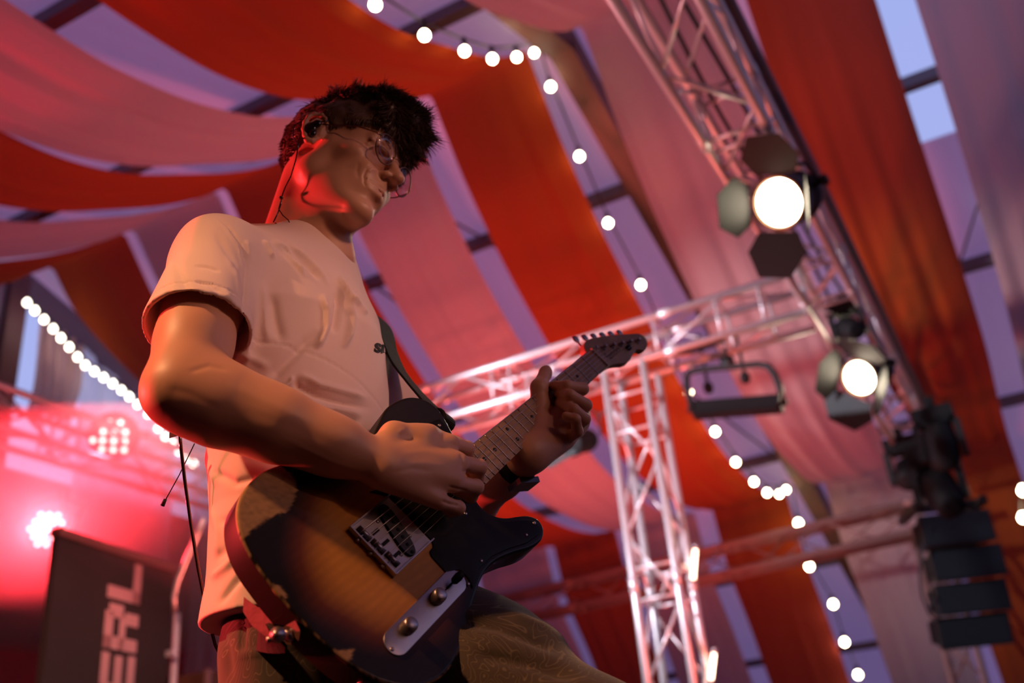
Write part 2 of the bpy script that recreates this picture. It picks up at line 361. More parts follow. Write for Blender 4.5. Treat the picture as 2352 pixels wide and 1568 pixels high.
# ------------------------------------------------------------------ spotlights with barn doors
def fresnel(c, aim, label, roll=0.0, r=0.125, truss_pt=None, leaves=((200, 55), (250, 40), (330, 58), (60, 50)), scale=1.0):
    """c: centre of the lens, aim: direction it shines"""
    c = np.array(c, float); ax = _n(aim)
    right = _n(np.cross(ax, [0, 0, 1.0])); upv = np.cross(right, ax)
    right = -right; upv = np.cross(ax, right)
    t = empty('stage_spotlight', c, label, 'spotlight')
    body = MB().lathe(c, ax, [(-0.34, 0.02), (-0.335, r*.75), (-0.30, r*.95), (-0.22, r*1.0), (-0.20, r*1.12), (-0.10, r*1.12), (-0.09, r*1.18), (-0.01, r*1.2), (0.012, r*1.2), (0.014, r*1.06), (-0.005, r*1.04), (-0.03, r*1.0)], 36)
    for k in range(5): body.lathe(c-ax*(0.21-0.02*k)-ax*.0, ax, [(0, r*1.12), (0.003, r*1.16), (0.009, r*1.16), (0.012, r*1.12)], 36)
    flat_smooth(body.build('housing', BLACK, t), 35)
    MB().lathe(c+ax*0.002, ax, [(-0.006, r*.1), (-0.004, r), (0.0, r), (0.012, r*.7), (0.018, r*.02)], 36).build('lens', LENS, t)
    MB().tube([c+ax*.014+(right*math.cos(q_)+upv*math.sin(q_))*r*1.1 for q_ in np.linspace(0, 2*math.pi, 41)], .009, 8, False).build('colour_frame', mat('brass_ring', (.28, .13, .05), .35, .7), t)
    for (ang, open_) in leaves:
        th = math.radians(ang+roll); dr = right*math.cos(th)+upv*math.sin(th); tg = -right*math.sin(th)+upv*math.cos(th)
        o = c+ax*0.022+dr*r*1.22; op = math.radians(open_); out = dr*math.cos(op)+ax*math.sin(op)
        nrm = np.cross(out, tg); wv = r*1.12*scale; L = r*1.95
        poly = [o-tg*wv*.78, o+tg*wv*.78, o+tg*wv*1.15+out*L*.45, o+tg*wv*.62+out*L, o-tg*wv*.62+out*L, o-tg*wv*1.15+out*L*.45]
        bd = MB().prism([p+nrm*.001 for p in poly], -nrm*.003).build('barn_door', BLACK, t, smooth=False)
    # yoke
    back = c-ax*0.15
    pts = []
    hang = np.array(truss_pt, float) if truss_pt is not None else back+np.array([0, 0, .3])
    dz = hang-back; topy = back+dz*0.72
    yr = r*1.42
    pts = [back-right*yr, back-right*yr+dz*.25, back-right*yr*.98+dz*.6, topy-right*yr*.55, topy, topy+right*yr*.55, back+right*yr*.98+dz*.6, back+right*yr+dz*.25, back+right*yr]
    MB().tube(pts, 0.011, 8).build('yoke', BLACK, t)
    for s in (-1, 1): MB().lathe(back+right*s*yr*.8, right*s, [(0, .012), (.045, .012), (.046, .028), (.07, .028), (.072, .01)], 12).build('tilt_knob', DARK, t)
    cl = MB().tube([topy, hang], 0.012, 8); cl.box(hang+np.array([0, 0, 0.0]), (0.07, 0.05, 0.05)); cl.lathe(hang+np.array([-.03, 0, .025]), (1, 0, 0), [(0, .034), (.06, .034)], 16)
    cl.build('clamp', BLACK, t)
    return t
f1c = onZ(1790, 465, 3.24); f2c = onZ(1975, 867, 3.24)
aim1 = np.array([-0.35, -1.0, -0.62]); aim2 = np.array([-0.5, -1.0, -0.50])
fresnel(f1c, aim1, 'nearer lit spotlight with open barn doors, hanging from the long truss', 0, 0.113, (f1c[0]-.02, f1c[1]+.1, 3.52), ((155, 72), (243, 18), (335, 66), (66, 30)))
fresnel(f2c, aim2, 'farther lit spotlight with barn doors, lower on the long truss', 0, 0.112, (f2c[0]-.02, f2c[1]+.1, 3.52), ((140, 75), (224, 14), (316, 52), (48, 40)), 1.3)
for (c_, a_, e_) in ((f1c, aim1, 22), (f2c, aim2, 22)):
    cc = np.array(c_)+_n(a_)*0.05
    lamp('SPOT', 'spotlight_beam', cc, cc+_n(a_), e_, (1.0, .80, .58), 0.08, 75, .4)

# black light bar with a bail yoke, hanging from the cross truss
def light_bar():
    A = onY(1597, 940, 6.15); B = onY(1790, 925, 6.15); ax = _n(B-A); L = np.linalg.norm(B-A)
    dn = _n(np.cross(ax, [0, -1.0, 0.35])); dn = dn if dn[2] < 0 else -dn; ot = np.cross(ax, dn)
    t = empty('light_bar', (A+B)/2, 'unlit black light bar on a rounded yoke under the cross truss', 'stage light')
    c = (A+B)/2
    h = MB().box(c, (L, 0.10, 0.075), ax, ot, dn); h.box(c-ot*.0+dn*.045, (L*.96, .085, .02), ax, ot, dn)
    for k in range(12): h.box(A+ax*L*(k+.5)/12+dn*.058, (L/12*.8, .07, .012), ax, ot, dn)
    h.build('housing', DARK, t, smooth=False)
    for q_ in (A-ax*.008, B+ax*.008): MB().box(q_, (.016, .12, .095), ax, ot, dn).build('end_plate', BLACK, t, smooth=False)
    up = np.array([0, 0, 1.0]); H = 0.285
    pts = [A-ax*.02, A-ax*.03+up*.16, A-ax*.022+up*(H-.06), A+ax*.0+up*(H-.015), A+ax*.06+up*H, B-ax*.08+up*H, B-ax*.02+up*(H-.02), B+ax*.01+up*(H-.08), B+ax*.025+up*.12, B+ax*.02]
    MB().tube(pts, 0.023, 8).build('yoke', BLACK, t)
    for q_, s in ((A, 1), (B, -1)): MB().lathe(q_-ax*.05*s, ax*s, [(0, .02), (.03, .024), (.035, .012)], 12).build('tilt_knob', DARK, t)
    m_ = c+up*H; q = MB().box(m_+up*.03, (.09, .06, .07), ax, ot, up); q.tube([m_, (m_[0], m_[1], 3.48)], .014); q.lathe((m_[0]-.03, m_[1]-.12, 3.5), (1, 0, 0), [(0, .036), (.06, .036)], 14); q.build('clamp', BLACK, t)
    for f, nm in ((.36, 'clamp'),):
        pass
    return t
light_bar()
for (px_, L_) in ((1612, .30), (1700, .22)):     # two hooks hanging beside it
    P = onY(px_, 812, 6.29)
    b = MB().tube([P+np.array([0, 0, .15]), P-np.array([0, 0, L_-.05])], .012); b.lathe(P-np.array([0, .0, L_]), (0, 0, 1), [(0, .02), (.02, .034), (.06, .034), (.08, .015)], 12)
    set_props(b.build('hanging_clamp', DARK), 'empty black clamp hanging %s the light bar' % ('at the left of' if px_ < 1650 else 'above the middle of'), 'clamp')

# small dark spotlight behind the fretting hand
P = onY(1342, 1003, 6.1)
t = empty('small_spotlight', P, 'small unlit black spotlight seen behind the fretting hand', 'spotlight')
b = MB().lathe(P+np.array([0, .13, .02]), (-.35, -1, -.35), [(0, .02), (.01, .07), (.05, .085), (.2, .085), (.205, .095), (.24, .095), (.245, .07)], 20); flat_smooth(b.build('housing', DARK, t))
MB().tube([P+np.array([-.11, .05, .0]), P+np.array([-.11, .05, .16]), P+np.array([0, .05, .24]), P+np.array([.11, .05, .16]), P+np.array([.11, .05, 0])], .01).build('yoke', BLACK, t)
MB().tube([P+np.array([0, .05, .24]), (P[0], 6.1, 3.5)], .012).build('clamp', BLACK, t)
MB().tube([P+np.array([.1, 0, .1]), P+np.array([.2, .0, .16]), P+np.array([.24, 0, .3])], .007).build('power_cable', CORD, t)
MB().prism([P+np.array([-.05, -.1, -.1]), P+np.array([-.28, -.1, -.16]), P+np.array([-.25, -.1, -.2]), P+np.array([-.02, -.1, -.14])], (0, -.003, 0)).build('barn_door', BLACK, t, smooth=False)

# bright LED battens standing upright in the tower
for (px0, py0, px1, py1) in ((1592, 1330, 1597, 1262), (1633, 1560, 1640, 1500)):
    A = onY(px0, py0, 6.25); B = onY(px1, py1, 6.25)
    t = empty('light_tube', A, 'lit tube lamp clipped to the right side of the tower, the %s one' % ('upper' if py0 < 1400 else 'lower'), 'lamp')
    MB().tube([A, B], .013, 10).build('tube', mat('tube_glow', (1, .8, .6), .4, 0, emit=(1.0, .62, .42), estr=9), t)
    for q_, d_ in ((A, A-B), (B, B-A)): MB().lathe(q_, _n(d_), [(0, .016), (.03, .016)], 10).build('end_cap', ALU, t)

# ------------------------------------------------------------------ LED par lamps at the left
def led_par(c, aim, r, cells, label, truss_pt, cr=.2):
    c = np.array(c, float); ax = _n(aim); right = _n(np.cross(ax, [0, 0, 1.0])); upv = np.cross(right, ax)
    t = empty('led_par', c, label, 'spotlight', None)
    h = MB().lathe(c, ax, [(-.22, r*.3), (-.215, r*.6), (-.15, r*.9), (-.03, r), (0.02, r*1.04), (0.022, r*.95), (0.0, r*.93), (-.002, r*.1)], 32)
    flat_smooth(h.build('housing', mat('par_housing', (.03, .012, .014), .5, .2), t))
    for (a, b_) in cells:
        MB().lathe(c+right*a*r+upv*b_*r+ax*.004, ax, [(-.004, r*cr*.6), (0, r*cr), (.006, r*cr*.9), (.010, r*cr*.4)], 14).build('led_cell', LEDR, t)
    back = c-ax*.08; hang = np.array(truss_pt, float)
    MB().tube([back-right*r*1.15, back-right*r*1.15+(hang-back)*.7, hang+(back-hang)*.12-right*r*.4, hang+(back-hang)*.08+right*r*.4, back+right*r*1.15+(hang-back)*.7, back+right*r*1.15], .012).build('yoke', BLACK, t)
    MB().box(hang, (.06, .06, .08)).build('clamp', BLACK, t, smooth=False)
    return t
cells7 = [(a_*.44+(.22 if j % 2 else 0), b_*.38) for j, (b_, row) in enumerate(((1.55, (-.5, .5)), (.5, (-1.5, -.5, .5)), (-.5, (-1, 0, 1, 1.9)), (-1.5, (-1.5, -.5, .5)))) for a_ in row]
P1 = onX(262, 1002, -5.9)
led_par(P1, CAM+np.array([-1.2, .5, .6])-P1, .180, cells7, 'round red LED spotlight with a dark rim above the left truss', (P1[0]+.02, P1[1]+.1, 3.72), .125)
hexs = []
for j in range(-2, 3):
    n_ = 5-abs(j)
    for i in range(n_): hexs.append(((i-(n_-1)/2)*.40, j*.36))
P2 = at(110, 1216, 7.2)
led_par(P2, CAM+np.array([-.3, .2, .2])-P2, .145, hexs, 'round glowing LED spotlight low in the red haze at the banner corner', (P2[0], P2[1]+.1, P2[2]+.28), .13)
for (c_, e_) in ((P1, 220), (P2, 1300)):
    d_ = _n(CAM-c_); lamp('SPOT', 'led_beam', c_+d_*.03, (-4.6, 3.0, 1.6) if c_ is P1 else c_+np.array([1.5, -1.6, -.22]), e_, (1.0, .035, .055), .08, 70, .5)
# pole holding the lower LED lamp
MBp = MB().tube([(P2[0], P2[1]+.1, 0.0), (P2[0], P2[1]+.1, P2[2]+.30)], .02); set_props(MBp.build('light_stand', BLACK), 'thin black stand under the lower glowing LED spotlight', 'stand')

# ------------------------------------------------------------------ festoon strings
def festoon(pts, r, m, label, hang=0.0, sock=True, sub=None, wire=None, rc=.008):
    pts = [np.array(p, float) for p in pts]
    t = empty('string_light', pts[0], label, 'string lights', None)
    wire = wire or [p+np.array([0, 0, hang]) for p in pts]
    MB().tube(wire, rc, 6).build('cable', CORD, t)
    for p in pts:
        b = MB().lathe(p+np.array([0, 0, r*1.35]), (0, 0, -1), [(0, r*.45), (r*.35, r*.5), (r*.6, r*.82), (r*1.0, r), (r*1.4, r*1.02), (r*1.85, r*.85), (r*2.2, r*.5), (r*2.36, .001)], 24).build('bulb', m, t)
        if sock:
            MB().lathe(p+np.array([0, 0, hang+r*.4]), (0, 0, -1), [(0, r*.35), (.004, r*.55), (hang-r*.8, r*.55), (hang-r*.7, r*.42)], 10).build('socket', DARK, b)
    return t
B1 = [(862, 12), (975, 82), (1067, 118), (1131, 136), (1187, 132), (1227, 122)]
B2 = [(1265, 200), (1331, 360), (1397, 513), (1472, 655), (1582, 903), (1643, 992), (1690, 1062), (1732, 1107), (1762, 1132), (1790, 1135), (1806, 1125)]
B3 = [(1834, 1202), (1859, 1301), (1914, 1388), (1940, 1475), (1971, 1550)]
p1_ = [onX(x, y, -2.2) for x, y in B1]
head_ = [onX(760, -60, -2.2)+np.array([0, 0, .1])]
festoon(p1_, .028, BULB, 'festoon of round bulbs on the near side of the roof ridge, above the guitarist', .10, wire=head_+[p+np.array([0, 0, .10]) for p in p1_]+[np.array([-2.2, 5.42, 6.05])])
p2_ = [onX(x, y, -2.2) for x, y in B2]
festoon(p2_, .031, BULB, 'festoon of round bulbs from the ridge down along the red drape edge', .085, wire=[np.array([-2.2, 5.42, 6.05])]+[p+np.array([0, 0, .085]) for p in p2_]+[np.array([-2.2, 11.44, 3.95])])
p3_ = [onX(x, y, -2.22) for x, y in B3]
festoon(p3_, .040, BULB, 'festoon of five bulbs going down past the far truss at the lower right', .10, wire=[np.array([-2.2, 11.44, 3.95])]+[p+np.array([0, 0, .1]) for p in p3_])
G = [(62, 696), (80, 714), (101, 735), (122, 756), (140, 777), (159, 798), (178, 821), (196, 840), (217, 854), (238, 868), (259, 882), (279, 897), (297, 912), (316, 930), (340, 952), (363, 985), (380, 1004), (397, 1019), (411, 1037), (429, 1054), (445, 1066)]
gp = [onX(x, y, -7.66) for x, y in G]
festoon(gp, .030, BULB_COOL, 'row of small round bulbs along the slanting edge of the open gable', .06, sock=False, rc=.012)
Q = [at(2350, 1128, 9.0), at(2350, 1190, 9.4)]
festoon(Q, .04, BULB, 'two small bulbs cut by the right edge of the picture', .08, sock=False)

# ------------------------------------------------------------------ hanging speakers at the right
def speaker_box(c, X, Y, Z, w_, h_, d_, label):
    """X: across, Y: to the back, Z: up; a wedge shaped cabinet"""
    c = np.array(c, float); t = empty('line_array_speaker', c, label, 'speaker', 'line array speakers')
    f = c-Y*d_/2; k = c+Y*d_/2
    V = [f-X*w_/2-Z*h_/2, f+X*w_/2-Z*h_/2, f+X*w_/2+Z*h_/2, f-X*w_/2+Z*h_/2, k-X*w_*.36-Z*h_*.36, k+X*w_*.36-Z*h_*.36, k+X*w_*.36+Z*h_*.36, k-X*w_*.36+Z*h_*.36]
    MB().add(V, [(0, 1, 2, 3), (4, 7, 6, 5), (0, 4, 5, 1), (3, 2, 6, 7), (0, 3, 7, 4), (1, 5, 6, 2)]).build('cabinet', mat('speaker_paint', (.012, .013, .016), .6), t, smooth=False)
    MB().box(f-Y*.006, (w_*.94, .012, h_*.86), X, Y, Z).build('grille', mat('speaker_grille', (.008, .010, .014), .6, .0, bump=(120, .6, .004)), t, smooth=False)
    for s in (-1, 1): MB().box(c+X*w_*.47*s, (.02, .10, h_*.7), X, Y, Z).build('side_plate', BLACK, t, smooth=False)
    return t
spx = [((2180, 1225), 0.02), ((2205, 1300), .06), ((2215, 1375), .12), ((2218, 1445), .22)]
Yd = np.array([-.45, 1.0, 0]); Yd = _n(Yd)
for k, ((x_, y_), tl) in enumerate(spx):
    c = at(x_, y_, 8.6); Xd = _n(np.cross(Yd, [0, 0, 1.0])); Yt = _n(Yd+np.array([0, 0, tl])); Zd = np.cross(Xd, Yt)
    speaker_box(c, Xd, Yt, Zd, .60, .262, .42, 'black line array speaker at the right, %s' % ('topmost of the hanging column', 'second from the top of the hanging column', 'third from the top of the hanging column', 'lowest of the hanging column, tilted most')[k])
c0 = at(2165, 1180, 8.6)
b = MB(); 
for s in (-1, 1): b.box(c0+Xd*s*.28+np.array([0, 0, .03]), (.05, .5, .07), Xd, Yd)
b.box(c0+np.array([0, 0, .06]), (.6, .06, .07), Xd, Yd); b.tube([c0, c0+np.array([0, 0, .9])], .015)
set_props(b.build('flying_frame', BLACK, smooth=False), 'black rigging frame holding the hanging speaker column', 'rigging')
# loop of cable beside the column
cp = [at(x, y, 8.4) for x, y in ((2140, 1210), (2118, 1260), (2112, 1320), (2118, 1370), (2135, 1410), (2150, 1425), (2160, 1395), (2145, 1370), (2135, 1395), (2155, 1415))]
set_props(MB().tube(cp, .012, 6).build('speaker_cable', CORD), 'thin looped cable hanging left of the speaker column', 'cable')

# unlit moving head lamps in the dark behind the spotlights
def moving_head(c, label, tilt=(0.3, -0.4, -1), s=1.0):
    c = np.array(c, float); t = empty('moving_head', c, label, 'stage light', None)
    bm_ = MB(); bm_.box(c+np.array([0, 0, .26*s]), (.30*s, .24*s, .10*s)); bm_.box(c+np.array([0, 0, .20*s]), (.22*s, .2*s, .04*s)); bm_.build('base', DARK, t, smooth=False)
    for q in (-1, 1): MB().box(c+np.array([q*.15*s, 0, .06*s]), (.05*s, .13*s, .28*s)).build('yoke_arm', BLACK, t, smooth=False)
    ax = _n(tilt); MB().lathe(c-ax*.17*s, ax, [(0, .05*s), (.02*s, .10*s), (.1*s, .125*s), (.22*s, .12*s), (.34*s, .10*s), (.36*s, .095*s), (.362*s, .04*s)], 20).build('head', DARK, t)
    MB().box(c+np.array([0, 0, .36*s]), (.07*s, .07*s, .12*s)).build('clamp', BLACK, t, smooth=False)
    return t
moving_head(at(2165, 1030, 7.6), 'unlit black moving head right of the long truss, the upper one', (.1, -.2, 1.0), 1.0)
moving_head(at(2160, 1125, 7.9), 'unlit black moving head just above the hanging speakers', (.3, -.6, -1), 1.15)
moving_head(at(2088, 1085, 8.9), 'dark lamp where the long truss meets the far truss', (-.1, -.8, -.6), 1.0)
moving_head(at(1950, 755, 6.4), 'unlit black moving head on top of the long truss before the farther spotlight', (.4, -.7, -.5), .62)

# ------------------------------------------------------------------ printed banner at the lower left
bz = 2.35
A = onZ(135, 1225, bz); B_ = onZ(400, 1312, bz)
bx = _n(B_-A); bn = _n(np.cross(bx, [0, 0, 1.0])); bn = bn if bn@(CAM-A) > 0 else -bn
Lb = np.linalg.norm(B_-A)
t = empty('banner', (A+B_)/2*np.array([1, 1, 0]), 'dark printed banner with big pink capital letters running upwards', 'banner')
MB().box((A+B_)/2+np.array([0, 0, -bz/2])-bn*.02, (Lb, .04, bz), bx, bn).build('panel', mat('banner_cloth', (.045, .030, .024), .55, noise=(1.2, .35)), t, smooth=False)
MB().box((A+B_)/2+np.array([0, 0, .012])-bn*.02, (Lb+.02, .07, .045), bx, bn).build('top_rail', mat('banner_rail', (.30, .15, .12), .5, .3), t, smooth=False)
fo = A                    # front plane origin (top-left corner)
def on_banner(px, py):
    r = ray(px, py); s = ((fo-CAM)@bn)/(r@bn); P = CAM+r*s; return np.array([(P-fo)@bx, P[2]])
UP3 = np.array([0, 0, 1.0])
INK = mat('banner_ink', (.90, .52, .48), .6)
def glyph(polys, name):
    b = MB()
    for pl in polys: b.prism([fo+bx*u+UP3*(v-fo[2])+bn*.001 for (u, v) in pl], bn*.004)
    return b.build(name, INK, t, smooth=False)
p_ul = on_banner(327, 1300); p_e = on_banner(232, 1562)
# letters are turned a quarter turn: their tops face left. letter height = hspan, along u
u1 = on_banner(326, 1300)[0]; u0 = on_banner(247, 1352)[0]; zt = on_banner(318, 1297)[1]
Hh = u1-u0; zE = on_banner(300, 1492)[1]; zR = on_banner(303, 1385)[1]
def quad(letter, zlo, zhi, th=.2):
    """letter strokes in (a: reading direction 0..1 upwards, b: 0 bottom .. 1 top of the letter, which points left)"""
    g = []
    for (a0, b0, a1, b1) in letter:
        g.append([(u1-Hh*b0, zlo+(zhi-zlo)*a0), (u1-Hh*b0, zlo+(zhi-zlo)*a1), (u1-Hh*b1, zlo+(zhi-zlo)*a1), (u1-Hh*b1, zlo+(zhi-zlo)*a0)])
    return g
Lw = (zt-zR); gap = .12*Lw
zs = [zt-Lw, zt, ]
glyph(quad([(0, 0, 1, .24), (0, 0, .30, 1)], zt-Lw, zt), 'letter')
glyph(quad([(0, 0, .28, 1), (0, .76, .82, 1), (.0, .38, .78, .56), (.70, .48, 1.0, .90), (.58, 0, .86, .40)], zt-2*Lw-gap*1.6, zt-Lw-gap), 'letter')
glyph(quad([(0.06, 0, .30, 1), (0.06, .0, 1, .22), (.06, .39, .96, .61), (.06, .78, 1, 1)], zt-3*Lw-gap*2.4, zt-2*Lw-gap*2.4), 'letter')

# slim stand with a bent pipe beside the banner
t = empty('light_stand', onZ(405, 1420, 0.0)*0+at(402, 1500, 5.2)*np.array([1, 1, 0]), 'slim metal stand with a bent arm next to the banner', 'stand')
pc = at(402, 1500, 5.2)
MB().tube([(pc[0], pc[1], 0), (pc[0], pc[1], at(402, 1400, 5.2)[2])], .018).build('pole', ALU, t)
MB().tube([at(x, y, 5.2) for x, y in ((402, 1400), (400, 1370), (408, 1335), (430, 1280), (455, 1225), (470, 1190))], .014).build('arm', ALU, t)
MB().box(at(393, 1500, 5.15), (.05, .03, .03)).build('knob', ALU, t, smooth=False)
# dark flight case low behind the guitarist
c = at(462, 1562, 6.4)
t = empty('flight_case', (c[0], c[1], 0), 'dark wooden flight case low behind the guitarist', 'case')
MB().box((c[0], c[1], c[2]/2), (.6, .5, c[2])).build('body', mat('case_wood', (.10, .04, .02), .6, noise=(6, .3)), t, smooth=False)
for sx_ in (-1, 1):
    for sy_ in (-1, 1): MB().box((c[0]+sx_*.3, c[1]+sy_*.25, c[2]/2), (.03, .03, c[2]+.01)).build('corner_trim', ALU_FAR, t, smooth=False)
# haze: thin smoke hanging around the red lamps at the left
hz_ = MB().ball((0, 0, 0), 1.0, 16); hz_.V = [(-5.5+x*2.1, 4.9+y*2.1, 2.70+z*.66) for x, y, z in hz_.V]; hz = hz_.build('stage_haze', None, smooth=False)
hm = bpy.data.materials.new('haze'); hm.use_nodes = True; ht = hm.node_tree; ht.nodes.clear()
ho = ht.nodes.new('ShaderNodeOutputMaterial'); vs = ht.nodes.new('ShaderNodeVolumeScatter'); vs.inputs['Density'].default_value = 0.30; vs.inputs['Color'].default_value = (1, .95, .95, 1); vs.inputs['Anisotropy'].default_value = 0.35
ht.links.new(vs.outputs[0], ho.inputs['Volume']); hz.data.materials.append(hm)
set_props(hz, 'thin red lit haze drifting around the left lamps', 'haze', None, 'stuff')
# ================================================================== the guitar
from mathutils.geometry import delaunay_2d_cdt
GR = np.array([[0.196, -0.471, 0.860], [0.757, -0.486, -0.438], [0.624, 0.737, 0.261]])
GR[:, 0] = _n(GR[:, 0]); GR[:, 1] = _n(GR[:, 1]-GR[:, 0]*(GR[:, 0]@GR[:, 1])); GR[:, 2] = np.cross(GR[:, 0], GR[:, 1])
GT = np.array([-0.687, 0.987, 0.999])
def g(x, y, z):
    """guitar frame in metres (x to the nut, y to the bass side, z out of the face) to world"""
    return GT + GR @ np.array([x, y, z])
def gv(P): return GT + np.asarray(P) @ GR.T
def gback(px, py, z=-0.008):
    r = ray(px, py); nn = GR[:, 2]; s = ((GT+nn*z-CAM)@nn)/(r@nn); return GR.T@(CAM+r*s-GT)
GX_, GY_, GZ_ = GR[:, 0], GR[:, 1], GR[:, 2]
gt = empty('electric_guitar', g(0.05, 0, -.03), 'worn sunburst electric guitar with black pickguard held by the guitarist', 'guitar')
OUT = [(-48, 166), (-100, 152), (-132, 110), (-144, 51), (-146, -13), (-140, -66), (-125, -108), (-100, -138), (-66, -154), (-35, -155), (-5, -148), (30, -134), (62, -121), (100, -110), (130, -110), (162, -119), (195, -132), (222, -136), (241, -128), (247, -114),
       (238, -100), (222, -90), (203, -80), (190, -68), (183, -52), (184, -38), (193, -27), (215, -27), (233, 28), (237, 38), (250, 66), (261, 96), (257, 118), (240, 135), (214, 143), (184, 143), (150, 131), (118, 120), (85, 118), (45, 130), (0, 155)]
def closed_spline(pts, per=8):
    P = np.array(pts, float); n = len(P); o = []
    for i in range(n):
        p0, p1, p2, p3 = P[i-1], P[i], P[(i+1) % n], P[(i+2) % n]
        d = np.linalg.norm(p2-p1); m1 = (p2-p0)/(np.linalg.norm(p2-p1)+np.linalg.norm(p1-p0))*d; m2 = (p3-p1)/(np.linalg.norm(p3-p2)+np.linalg.norm(p2-p1))*d
        for k in range(per):
            t = k/per; o.append((2*t**3-3*t*t+1)*p1+(t**3-2*t*t+t)*m1+(-2*t**3+3*t*t)*p2+(t**3-t*t)*m2)
    return np.array(o)
def even(P, step):
    Q = np.vstack([P, P[:1]]); s = np.concatenate([[0], np.cumsum(np.linalg.norm(np.diff(Q, axis=0), axis=1))])
    n = int(s[-1]/step); u = np.linspace(0, s[-1], n, endpoint=False)
    return np.stack([np.interp(u, s, Q[:, k]) for k in (0, 1)], 1)
def inset(P, d):
    t = np.roll(P, -1, 0)-np.roll(P, 1, 0); t /= np.linalg.norm(t, axis=1)[:, None]
    A = np.sum(P[:, 0]*np.roll(P[:, 1], -1)-P[:, 1]*np.roll(P[:, 0], -1)); nrm = np.stack([-t[:, 1], t[:, 0]], 1)*(1 if A > 0 else -1)
    return P+nrm*d
def seg_dist(Q, P):
    """distance of points Q to the closed polygon P"""
    A = P; B = np.roll(P, -1, 0); best = np.full(len(Q), 1e9)
    for a, b in zip(A, B):
        ab = b-a; t = np.clip(((Q-a)@ab)/(ab@ab+1e-12), 0, 1); best = np.minimum(best, np.linalg.norm(Q-a-t[:, None]*ab, axis=1))
    return best
def inside(Q, P):
    x, y = Q[:, 0], Q[:, 1]; c = np.zeros(len(Q), bool); B = np.roll(P, -1, 0)
    for (x0, y0), (x1, y1) in zip(P, B):
        if y0 == y1: continue
        m_ = ((y0 > y) != (y1 > y)) & (x < (x1-x0)*(y-y0)/(y1-y0)+x0); c ^= m_
    return c
OL = even(closed_spline(OUT), 4.0)
def smooth_noise(Q, s, seed):
    r_ = np.random.default_rng(seed); v = np.zeros(len(Q))
    for k in range(14):
        a = r_.uniform(0, 6.28); fr = s*r_.uniform(.6, 2.4); v += np.sin(Q[:, 0]*fr*math.cos(a)+Q[:, 1]*fr*math.sin(a)+r_.uniform(0, 6.28))/14*2
    return v
def plate(outline, z0, z1, rnd, step, name, m, parent, paint=None, grid=None):
    """flat shaped plate in the guitar plane with rounded edges; outline in mm"""
    P0 = inset(outline, rnd); n = len(P0); rings = [(P0, z1)]
    for k in range(1, 4):
        a = math.pi/2*k/3; rings.append((inset(outline, rnd*(1-math.sin(a))), z1-rnd*(1-math.cos(a))))
    if z1-z0 > 20: rings.append((outline, z1-rnd-2.0))
    rings += [(inset(outline, rnd*(1-math.sin(a))), z0+rnd*(1-math.cos(a))) for a in (math.pi/2, math.pi/3, math.pi/6, 0)]
    V = []; F = []
    for (R_, z) in rings: V += [(x, y, z) for x, y in R_]
    for i in range(len(rings)-1):
        for k in range(n): F.append((i*n+k, i*n+(k+1) % n, (i+1)*n+(k+1) % n, (i+1)*n+k))
    def fill(off, R_, z, flip, gstep):
        pts = [Vector(p) for p in R_]
        if gstep:
            lo = R_.min(0); hi = R_.max(0); gx, gy = np.meshgrid(np.arange(lo[0], hi[0], gstep), np.arange(lo[1], hi[1], gstep)); Q = np.stack([gx.ravel(), gy.ravel()], 1)
            Q = Q[inside(Q, R_)]; Q = Q[seg_dist(Q, R_) > gstep*.5]; pts += [Vector(q) for q in Q]
        r_ = delaunay_2d_cdt(pts, [(i, (i+1) % n) for i in range(n)], [], 1, 1e-4)
        b = len(V); mp = {}
        for i, v in enumerate(r_[0]):
            oi = r_[3][i]
            bd = [q for q in oi if q < n]
            if bd: mp[i] = off+bd[0]
            else: mp[i] = len(V); V.append((v[0], v[1], z))
        for f in r_[2]:
            ff = tuple(mp[i] for i in f); F.append(ff[::-1] if flip else ff)
    fill(0, rings[0][0], z1, False, grid); fill((len(rings)-1)*n, rings[-1][0], z0, True, None)
    VV = np.array(V)/1000.0
    o = pydata(name, gv(VV), F, m, parent)
    bm = bmesh.new(); bm.from_mesh(o.data); bmesh.ops.recalc_face_normals(bm, faces=bm.faces); bm.to_mesh(o.data); bm.free()
    o.data.polygons.foreach_set('use_smooth', [True]*len(o.data.polygons))
    if paint is not None:
        c = paint(np.array(V)); at_ = o.data.color_attributes.new('paint', 'FLOAT_COLOR', 'POINT'); at_.data.foreach_set('color', c.astype(np.float32).ravel())
    return o
def c3(x, y): return (480+x*.4515, 860+y*.4515)
def gpoly(pts): return np.array([gback(*c3(*p))[:2]*1000 for p in pts])
WORN = gpoly([(120, 640), (180, 540), (250, 470), (330, 450), (420, 500), (445, 570), (432, 640), (405, 690), (345, 715), (290, 730), (268, 765), (215, 792), (185, 840), (150, 800), (128, 720)])
CHIP1 = gpoly([(325, 1070), (360, 1075), (398, 1120), (392, 1140), (365, 1120), (318, 1090)])
CHIP2 = gpoly([(630, 1400), (670, 1405), (735, 1395), (722, 1440), (700, 1470), (660, 1430)])
